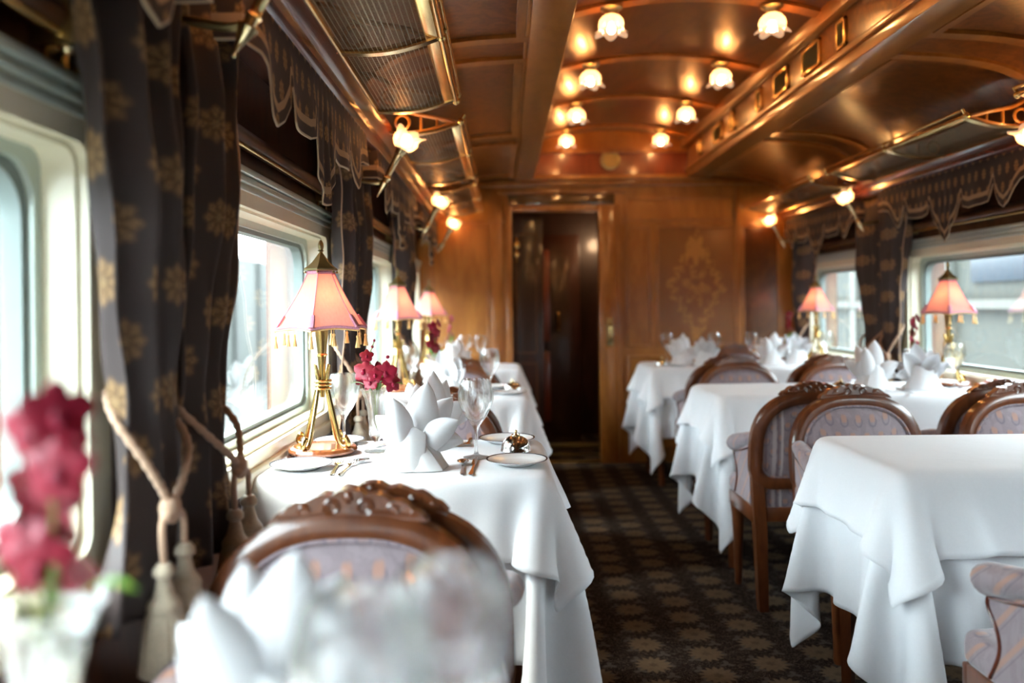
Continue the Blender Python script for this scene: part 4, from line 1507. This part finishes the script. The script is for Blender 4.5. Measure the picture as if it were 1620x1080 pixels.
def make_orchids(lab, tall, seed):
    rnd = random.Random(seed)
    t = thing('orchid_spray', lab, 'orchids', (0, 0, 0), 0, 'crimson orchid sprays in the vases')
    Z = .165
    if tall:
        spots = [(.004 + rnd.uniform(-.024, .024), rnd.uniform(-.024, .022), Z + .026 + .125 * q, .028) for q in (0, .1, .2, .32, .42, .52, .64, .76, .88, 1.0)]
        stems = [[(0, 0, .06), (.002, 0, Z), (.006, .004, Z + .07), (.004, .0, Z + .15)], [(0, .004, .06), (-.010, .008, Z), (-.018, .01, Z + .05), (-.022, .012, Z + .095)]]
    else:
        spots = [(-.030, -.012, Z + .056, .034), (.028, -.016, Z + .050, .035), (-.010, -.026, Z + .026, .027), (-.024, -.002, Z + .096, .021), (.046, -.012, Z + .022, .029), (.008, .022, Z + .050, .030), (-.038, .016, Z + .034, .027), (.036, .020, Z + .034, .027), (.002, -.028, Z + .046, .024)]
        stems = [[(0, 0, .06), (-.004, 0, Z), (-.018, .004, Z + .06), (-.016, .006, Z + .10), (-.004, .006, Z + .135)], [(0, .004, .06), (.008, 0, Z), (.020, -.004, Z + .05), (.030, 0, Z + .085)], [(0, 0, .07), (.010, -.010, Z), (.030, -.014, Z + .02)], [(0, 0, .07), (-.01, -.012, Z), (-.02, -.018, Z + .02)]]
    bm = nb()
    for s_ in stems: tube(bm, spline(s_, 6), .0016, 6)
    if not tall:
        for p, r in (((.034, 0, Z + .093), .006), ((-.004, .006, Z + .14), .004), ((-.012, .010, Z + .125), .004), ((.001, .006, Z + .150), .003)):
            pass
    st = obj('stem', bm, LEAF_PALE, t)
    if not tall:
        bm = nb()
        ball(bm, (.033, 0, Z + .092), .0058, (1, .9, .9), 10, 6); ball(bm, (-.004, .006, Z + .137), .0035, (1, 1, 1.3), 8, 6); ball(bm, (-.010, .008, Z + .120), .004, (1, 1, 1.2), 8, 6)
        obj('bud', bm, PETAL_DK, t)
    for x, y, z, r in spots:
        nv = Vector((x * 6 + rnd.uniform(-.2, .2), -.55 if y < .008 else .6, rnd.uniform(-.05, .35)))
        bm, lip = nb(), nb()
        blossom(bm, (x, y, z), nv, (rnd.uniform(-.2, .2), 0, 1), r, rnd, lip)
        b = obj('blossom', bm, PETAL, t, sharp=180)
        obj('lip', lip, PETAL_DK, b)
    tips = [((-.005, 0, Z - .01), (-.070, -.01, Z + .022), .011, .014), ((-.004, -.004, Z - .01), (-.050, .01, Z + .042), .007, .012), ((.006, -.008, Z - .01), (.018, -.036, Z + .030), .008, .010), ((.004, -.004, Z), (.022, -.030, Z + .044), .0065, .006), ((.006, 0, Z - .01), (.076, -.012, Z + .018), .013, .014), ((.0, .008, Z - .01), (.012, .05, Z + .022), .008, .012), ((-.006, -.010, Z - .005), (-.036, -.036, Z + .006), .007, .008)]
    for b_, tp, w, bend in tips:
        bm = nb(); leaf(bm, b_, tp, w, bend); obj('leaf', bm, LEAF, t, sharp=180)
    return t
VL = {('L', 0): (-.350, 2.245), ('L', -1): (-.352, .625), ('L', 1): (-.322, 3.83), ('L', 2): (-.345, 5.36), ('R', 1): (1.915, 3.83), ('R', 2): (1.945, 5.58)}
vase0 = None; orch = {}
for (sd, k), (x, y) in VL.items():
    d = {('L', 0): 'with pink lamp beside it, ', ('L', -1): '', ('L', 1): '', ('L', 2): '', ('R', 1): '', ('R', 2): ''}[(sd, k)]
    vase0 = place(vase0, make_vase, (x, y, TOPZ), .3 * k, 'clear trumpet vase of red orchids on ' + tz(sd, k))
    tall = not (sd == 'L' and k == 0)
    lab = ('tall spike of crimson orchids' if tall else 'crimson orchid blooms with green leaves') + ' in the vase on ' + tz(sd, k)
    orch[tall] = place(orch.get(tall), lambda l: make_orchids(l, tall, 5 + tall), (x, y, TOPZ), 0 if k < 1 else .9 * k, lab)

# ------------------------------------------------------------------ glasses, napkins, plates, cutlery
def make_glass(lab):
    t = thing('wine_glass', lab, 'wine glass', (0, 0, 0), 0, 'cut crystal wine glasses')
    rip = lambda a, k: 1 + (.045 * abs(math.cos(8 * a)) if 8 <= k <= 13 else 0)
    prof = [(0, .001), (.033, 0), (.0345, .0015), (.020, .004), (.007, .009), (.0042, .018), (.0040, .050), (.0050, .070), (.010, .083), (.026, .106), (.038, .130), (.0445, .152), (.0440, .172), (.0385, .194), (.0350, .2035), (.0338, .2035), (.0372, .193), (.0425, .172), (.043, .152), (.0365, .131), (.024, .108), (.008, .088), (0, .086)]
    bm = nb(); lathe(bm, prof, 48, ripple=rip, cap=False); obj('crystal', bm, CRYSTAL, t, sharp=60)
    return t
GL = [('L', 0, -.074, 2.135, 'crystal wine glass in sharp focus beside the silver dome'), ('L', 0, -.462, 2.365, 'crystal wine glass behind the brass stand of the sharp lamp'),
      ('L', -1, -.095, .535, 'very blurred wine glass in the foreground beside the napkin'), ('L', -1, -.040, .60, 'very blurred wine glass in the foreground, right of the other'),
      ('L', 1, -.062, 3.66, 'wine glass on the second left table near the aisle'), ('L', 1, -.455, 4.00, 'wine glass behind the lamp stand of the second left table'),
      ('L', 2, -.256, 5.43, 'left of two wine glasses on the left table by the end wall'), ('L', 2, -.155, 5.45, 'right of two wine glasses on the left table by the end wall'),
      ('R', 1, 2.030, 3.70, 'wine glass in front of the lamp at the large right window'),
      ('R', 2, 1.090, 5.50, 'wine glass nearest the aisle on the right end table, behind a napkin'), ('R', 2, 1.400, 5.46, 'wine glass standing alone in the middle of the right end table'), ('R', 2, 1.650, 5.46, 'wine glass before the far chair on the right end table'), ('R', 2, 2.09, 5.32, 'wine glass beside the lamp at the small right window')]
glass0 = None
for sd, k, x, y, lab in GL:
    glass0 = place(glass0, make_glass, (x, y, TOPZ), .2 * y, lab)

def make_napkin(lab, seed):
    """folded linen napkin: a wide draped foot with rounded leaves standing and curling out of it"""
    rnd = random.Random(seed)
    bm = nb()
    N = 60
    def cuff(i, j):
        a = 2 * PI * i / N
        q = j / 9
        rx, ry = lerp(.086, .040, q ** .75), lerp(.055, .028, q ** .8)
        w = 1 + (.05 * math.sin(3 * a + 1 + seed) + .035 * math.sin(7 * a + seed)) * (1 - .6 * q)
        return (rx * w * math.cos(a) - .006 * q, ry * w * math.sin(a), .0005 + (.098 + .012 * math.sin(a * 2 + .6)) * q)
    grid(bm, N, 10, cuff, wrap=True)
    # folds wrapped over the foot
    for x0, x1, top, tilt, y0 in ((-.074, .030, .105, .018, -.050), (-.010, .078, .088, -.020, -.046)):
        grid(bm, 9, 9, lambda i, j: (lerp(x0, x1, i / 8) * (1 - .42 * j / 8) + tilt * j / 8, y0 - .012 * math.sin(PI * i / 8) * (1 - j / 9) + .026 * j / 8, .001 + (top - .04 * abs(i / 8 - .5)) * j / 8))
    leaves = [(-.026, -.016, -.10, .125, .028, -.10), (.010, .004, .10, .158, .034, .12), (-.042, -.004, -.34, .082, .019, -.1), (.034, -.008, .62, .098, .026, -.05), (.020, .016, .30, .130, .030, .3), (-.012, .018, -.16, .128, .030, .35), (.046, .004, .98, .078, .022, .15), (-.036, .014, -.46, .092, .022, .3)]
    for bx, by, lean_, L, wd, back in leaves:
        lean_ += rnd.uniform(-.07, .07); L *= rnd.uniform(.94, 1.06)
        cup = rnd.uniform(.3, .6)
        roll = rnd.uniform(-.25, .25)
        def fn(i, j):
            q = j / 15
            s_ = i / 8 * 2 - 1
            half = wd * 1.15 * (max(0, 1 - q ** 5) ** .5 * (.78 + .34 * math.sin(PI * min(1, q * 1.1))) if j < 15 else .10)
            lx = s_ * half
            lz = L * q * (1 - .05 * s_ * s_)
            ly = -cup * half * (1 - s_ * s_) + back * .10 * q * q + roll * half * s_ * q
            curl = lean_ + .55 * q * q * lean_
            c2, s2 = math.cos(curl), math.sin(curl)
            return (bx + lx * c2 + lz * s2, by + ly, .052 + lz * c2 - lx * s2)
        grid(bm, 9, 16, fn)
    o = obj('napkin', bm, LINEN, sharp=180)
    m = o.modifiers.new('thick', 'SOLIDIFY'); m.thickness = .0022; m.offset = 0
    m = o.modifiers.new('soft', 'SUBSURF'); m.levels = 1; m.render_levels = 1
    return tag(o, lab, 'napkin', 'folded white napkins')
NL = [('L', 0, -.222, 2.005, 1.0, .0, 'crown-folded white napkin in sharp focus in front of the crystal glass'), ('L', 0, -.215, 2.36, 1.0, .4, 'crown-folded white napkin just behind the sharp one on the left table'),
      ('L', -1, -.202, .70, .90, .05, 'large blurred white napkin in the foreground before the nearest chair'), ('L', 1, -.250, 3.66, .95, 2.8, 'crown-folded white napkin on the second left table'),
      ('L', 2, -.30, 5.26, .9, .5, 'crown-folded white napkin on the left end table behind the vase'),
      ('R', 1, 1.640, 3.66, 1.1, .2, 'spiky crown-folded napkin left of its twin on the middle right table'), ('R', 1, 1.868, 3.67, 1.0, 3.0, 'crown-folded white napkin next to the lamp on the middle right table'),
      ('R', 2, 1.150, 5.30, 1.0, .3, 'crown-folded white napkin beside the silver dome on the right end table'), ('R', 2, 1.285, 5.24, .9, 2.9, 'low white napkin second from the aisle on the right end table'), ('R', 2, 1.715, 5.27, 1.0, .1, 'crown-folded white napkin third from the aisle on the right end table'), ('R', 2, 1.880, 5.28, 1.0, 3.3, 'crown-folded white napkin nearest the window on the right end table')]
naps = {}
for n, (sd, k, x, y, sc, rz, lab) in enumerate(NL):
    v = n % 3
    if v not in naps:
        naps[v] = o = make_napkin(lab, 11 + v)
    else:
        o = naps[v].copy(); COL.objects.link(o); o['label'] = lab
    o.location = (x, y, TOPZ); o.rotation_euler = (0, 0, rz); o.scale = (sc, sc, sc)

def make_plate(lab):
    t = thing('side_plate', lab, 'plate', (0, 0, 0), 0, 'white china plates with dark rims')
    bm = nb(); lathe(bm, [(0, 0), (.045, 0), (.050, .003), (.076, .012), (.0765, .0135), (.074, .0135), (.051, .0055), (.046, .0035), (0, .003)], 56); obj('plate_body', bm, PORCELAIN, t)
    bm = nb(); lathe(bm, [(.0725, .0132), (.0766, .0142), (.0768, .0132), (.0755, .0122)], 56, cap=False); obj('rim_band', bm, RIM, t)
    return t
PL = [('L', 0, .030, 2.045, 1.0, 'white dark-rimmed plate in front of the silver dome'), ('L', 0, .006, 2.372, 1.06, 'white dark-rimmed plate at the far edge behind the silver dome'), ('L', 0, -.500, 2.02, 1.0, 'white plate in front of the sharp lamp by the window'), ('L', 0, -.480, 2.385, .95, 'white plate behind the base of the sharp lamp'),
      ('L', 1, -.045, 3.95, 1.0, 'white plate on the second left table near the aisle'), ('L', 1, .022, 3.66, 1.0, 'white plate at the near edge of the second left table'), ('R', 1, 1.75, 3.95, 1.0, 'white plate behind the napkins on the middle right table'), ('R', 2, 1.10, 5.225, .9, 'white plate on the right end table next to the silver dome')]
plate0 = None
for sd, k, x, y, sc, lab in PL:
    if plate0 is None:
        plate0 = make_plate(lab); plate0.location = (x, y, TOPZ); plate0.scale = (sc,) * 3
    else:
        dup(plate0, (x, y, TOPZ), 0, lab, scale=(sc,) * 3)

def make_cloche(lab):
    t = thing('silver_cloche', lab, 'cloche', (0, 0, 0), 0, 'small silver domes')
    bm = nb(); lathe(bm, [(.039, .0), (.0415, .001), (.0415, .003), (.0400, .005), (.0395, .014), (.036, .024), (.029, .033), (.019, .039), (.008, .042), (0, .043)], 40, cap=False); obj('dome', bm, SILVER, t)
    bm = nb(); lathe(bm, [(0, .042), (.007, .0425), (.005, .045), (.003, .049), (.005, .052), (.004, .056), (0, .058)], 16)
    tube(bm, [(.010 * math.cos(a), .010 * math.sin(a), .0432 + .0012 * math.sin(3 * a)) for a in np.linspace(0, 2 * PI, 25)[:-1]], .0016, 6, closed=True)
    obj('knob', bm, BRASS_PALE, t)
    return t
cl = None
for sd, k, x, y, lab in (('L', 0, .030, 2.225, 'shiny silver dome cloche in sharp focus on the left table'), ('L', 1, .040, 3.80, 'small silver dome cloche on the second left table'), ('R', 1, 1.49, 3.64, 'small silver dome cloche behind the chair crest on the middle right table'), ('R', 2, 1.015, 5.27, 'silver dome cloche at the aisle corner of the right end table')):
    cl = place(cl, make_cloche, (x, y, TOPZ), 0, lab)

def handle_outline(L):
    return [(-.0030, .0), (-.0028, -L * .45), (-.0052, -L * .78), (-.0060, -L * .92), (-.0035, -L), (.0035, -L), (.0060, -L * .92), (.0052, -L * .78), (.0028, -L * .45), (.0030, 0)]
def make_fork(name, lab, kind):
    t = thing(name, lab, kind, (0, 0, 0), 0, 'silver cutlery')
    th = .0018
    bm = nb(); prism(bm, handle_outline(.105), 0, th, lambda a, b, d: (a, b, d + .003 * math.exp(-((b + .02) / .03) ** 2))); obj('handle', bm, SILVER, t)
    if kind == 'fork':
        bm = nb(); prism(bm, [(-.003, 0), (-.010, .014), (-.011, .024), (.011, .024), (.010, .014), (.003, 0)], 0, th, lambda a, b, d: (a, b, d + .003)); obj('neck', bm, SILVER, t)
        for q in (-.0092, -.0031, .0031, .0092):
            bm = nb(); tube(bm, [(q, .022, .004), (q, .040, .006), (q, .056, .009)], [.0017, .0016, .0009], 6); obj('tine', bm, SILVER, t)
    elif kind == 'spoon':
        bm = nb(); grid(bm, 20, 5, lambda i, j: (.0155 * (j / 4) * math.cos(2 * PI * i / 20), .026 + .026 * (j / 4) * math.sin(2 * PI * i / 20), .0015 + .006 * (j / 4) ** 2), wrap=True)
        o = obj('bowl', bm, SILVER, t); m = o.modifiers.new('thick', 'SOLIDIFY'); m.thickness = .0012
    else:
        bm = nb(); prism(bm, [(-.0030, 0), (-.0075, .012), (-.0080, .075), (-.001, .098), (.004, .080), (.0045, .0)], 0, th * .7, lambda a, b, d: (a, b, d + .002)); obj('blade', bm, SILVER, t)
    return t
CUT = [('fork', 'L', -.415, 2.035, .06, 'left of the pair of silver forks beside the sharp lamp base'), ('fork', 'L', -.383, 2.028, -.05, 'right of the pair of silver forks beside the sharp lamp base'),
       ('spoon', 'L', -.104, 2.025, .04, 'silver spoon in front of the sharp crystal glass'), ('knife', 'L', -.076, 2.020, -.04, 'silver knife in front of the sharp crystal glass, right of the spoon'),
       ('fork', 'L', -.105, 2.345, PI - .05, 'silver fork at the far side of the sharp table, tines to the camera'), ('spoon', 'L', -.140, 2.340, PI + .06, 'silver spoon at the far side of the sharp table'), ('knife', 'L', -.315, 2.390, 2.6, 'silver knife at the far side behind the sharp vase'), ('spoon', 'L', -.345, 2.10, 2.3, 'silver spoon lying crosswise in front of the sharp vase'),
       ('knife', 'L', -.585 + .03, 2.12, .25, 'silver knife by the window ledge left of the sharp lamp'),
       ('fork', 'R', 1.60, 3.60, .1, 'silver fork in front of the napkins on the middle right table'), ('knife', 'R', 1.755, 3.60, -.1, 'silver knife between the napkins on the middle right table'), ('fork', 'R', 1.20, 5.19, .1, 'silver fork at the near edge of the right end table'),
       ('knife', 'R', 2.02, 2.34, 2.0, 'silver knife at the right edge on the bare front table')]
cut0 = {}
for kind, sd, x, y, rz, lab in CUT:
    if kind not in cut0:
        cut0[kind] = c = make_fork('dinner_' + kind, lab, kind); c.location = (x, y, TOPZ); c.rotation_euler = (0, 0, rz)
    else:
        dup(cut0[kind], (x, y, TOPZ), rz, lab)

# ------------------------------------------------------------------ outside the windows
bm = nb(); xbox(bm, -40, XL - .6, -30, 45, -1.3, -1.2); xbox(bm, XR + .6, 40, -30, 45, -1.3, -1.2); struct('ground_outside', bm, CONCRETE)
t = thing('station_building', 'pale building outside beyond the left windows', 'building', (-8.0, 4, -1.2))
bm = nb(); xbox(bm, -.4, 0, -16, 30, 0, 3.9); obj('facade', bm, FACADE, t)
for q in range(9):
    bm = nb(); xbox(bm, 0, .03, -14 + q * 4, -12.6 + q * 4, 1.7, 3.1); obj('window', bm, FACADE_GREY, t)
for q in range(18):
    bm = nb(); xbox(bm, .0, .10, -15.7 + q * 2.4, -15.35 + q * 2.4, 0, 3.9); obj('pilaster', bm, CONCRETE, t)
t = thing('trackside_building', 'grey-green building outside close beyond the right windows', 'building', (4.3, 8, -1.2))
bm = nb(); xbox(bm, 0, .4, -18, 26, 0, 2.98); obj('facade', bm, FACADE_GREY, t)
for q in range(14):
    bm = nb(); xbox(bm, -.03, 0, -16 + q * 2.1, -15.2 + q * 2.1, 2.52, 2.80); obj('window', bm, FACADE_DARK, t)
for q in range(20):
    bm = nb(); xbox(bm, -.06, 0, -17 + q * 2.1, -16.85 + q * 2.1, 0, 2.98); obj('pilaster', bm, FACADE, t)
bm = nb(); xbox(bm, -.08, 0, -18, 26, 2.28, 2.36); obj('string_course', bm, CONCRETE, t)
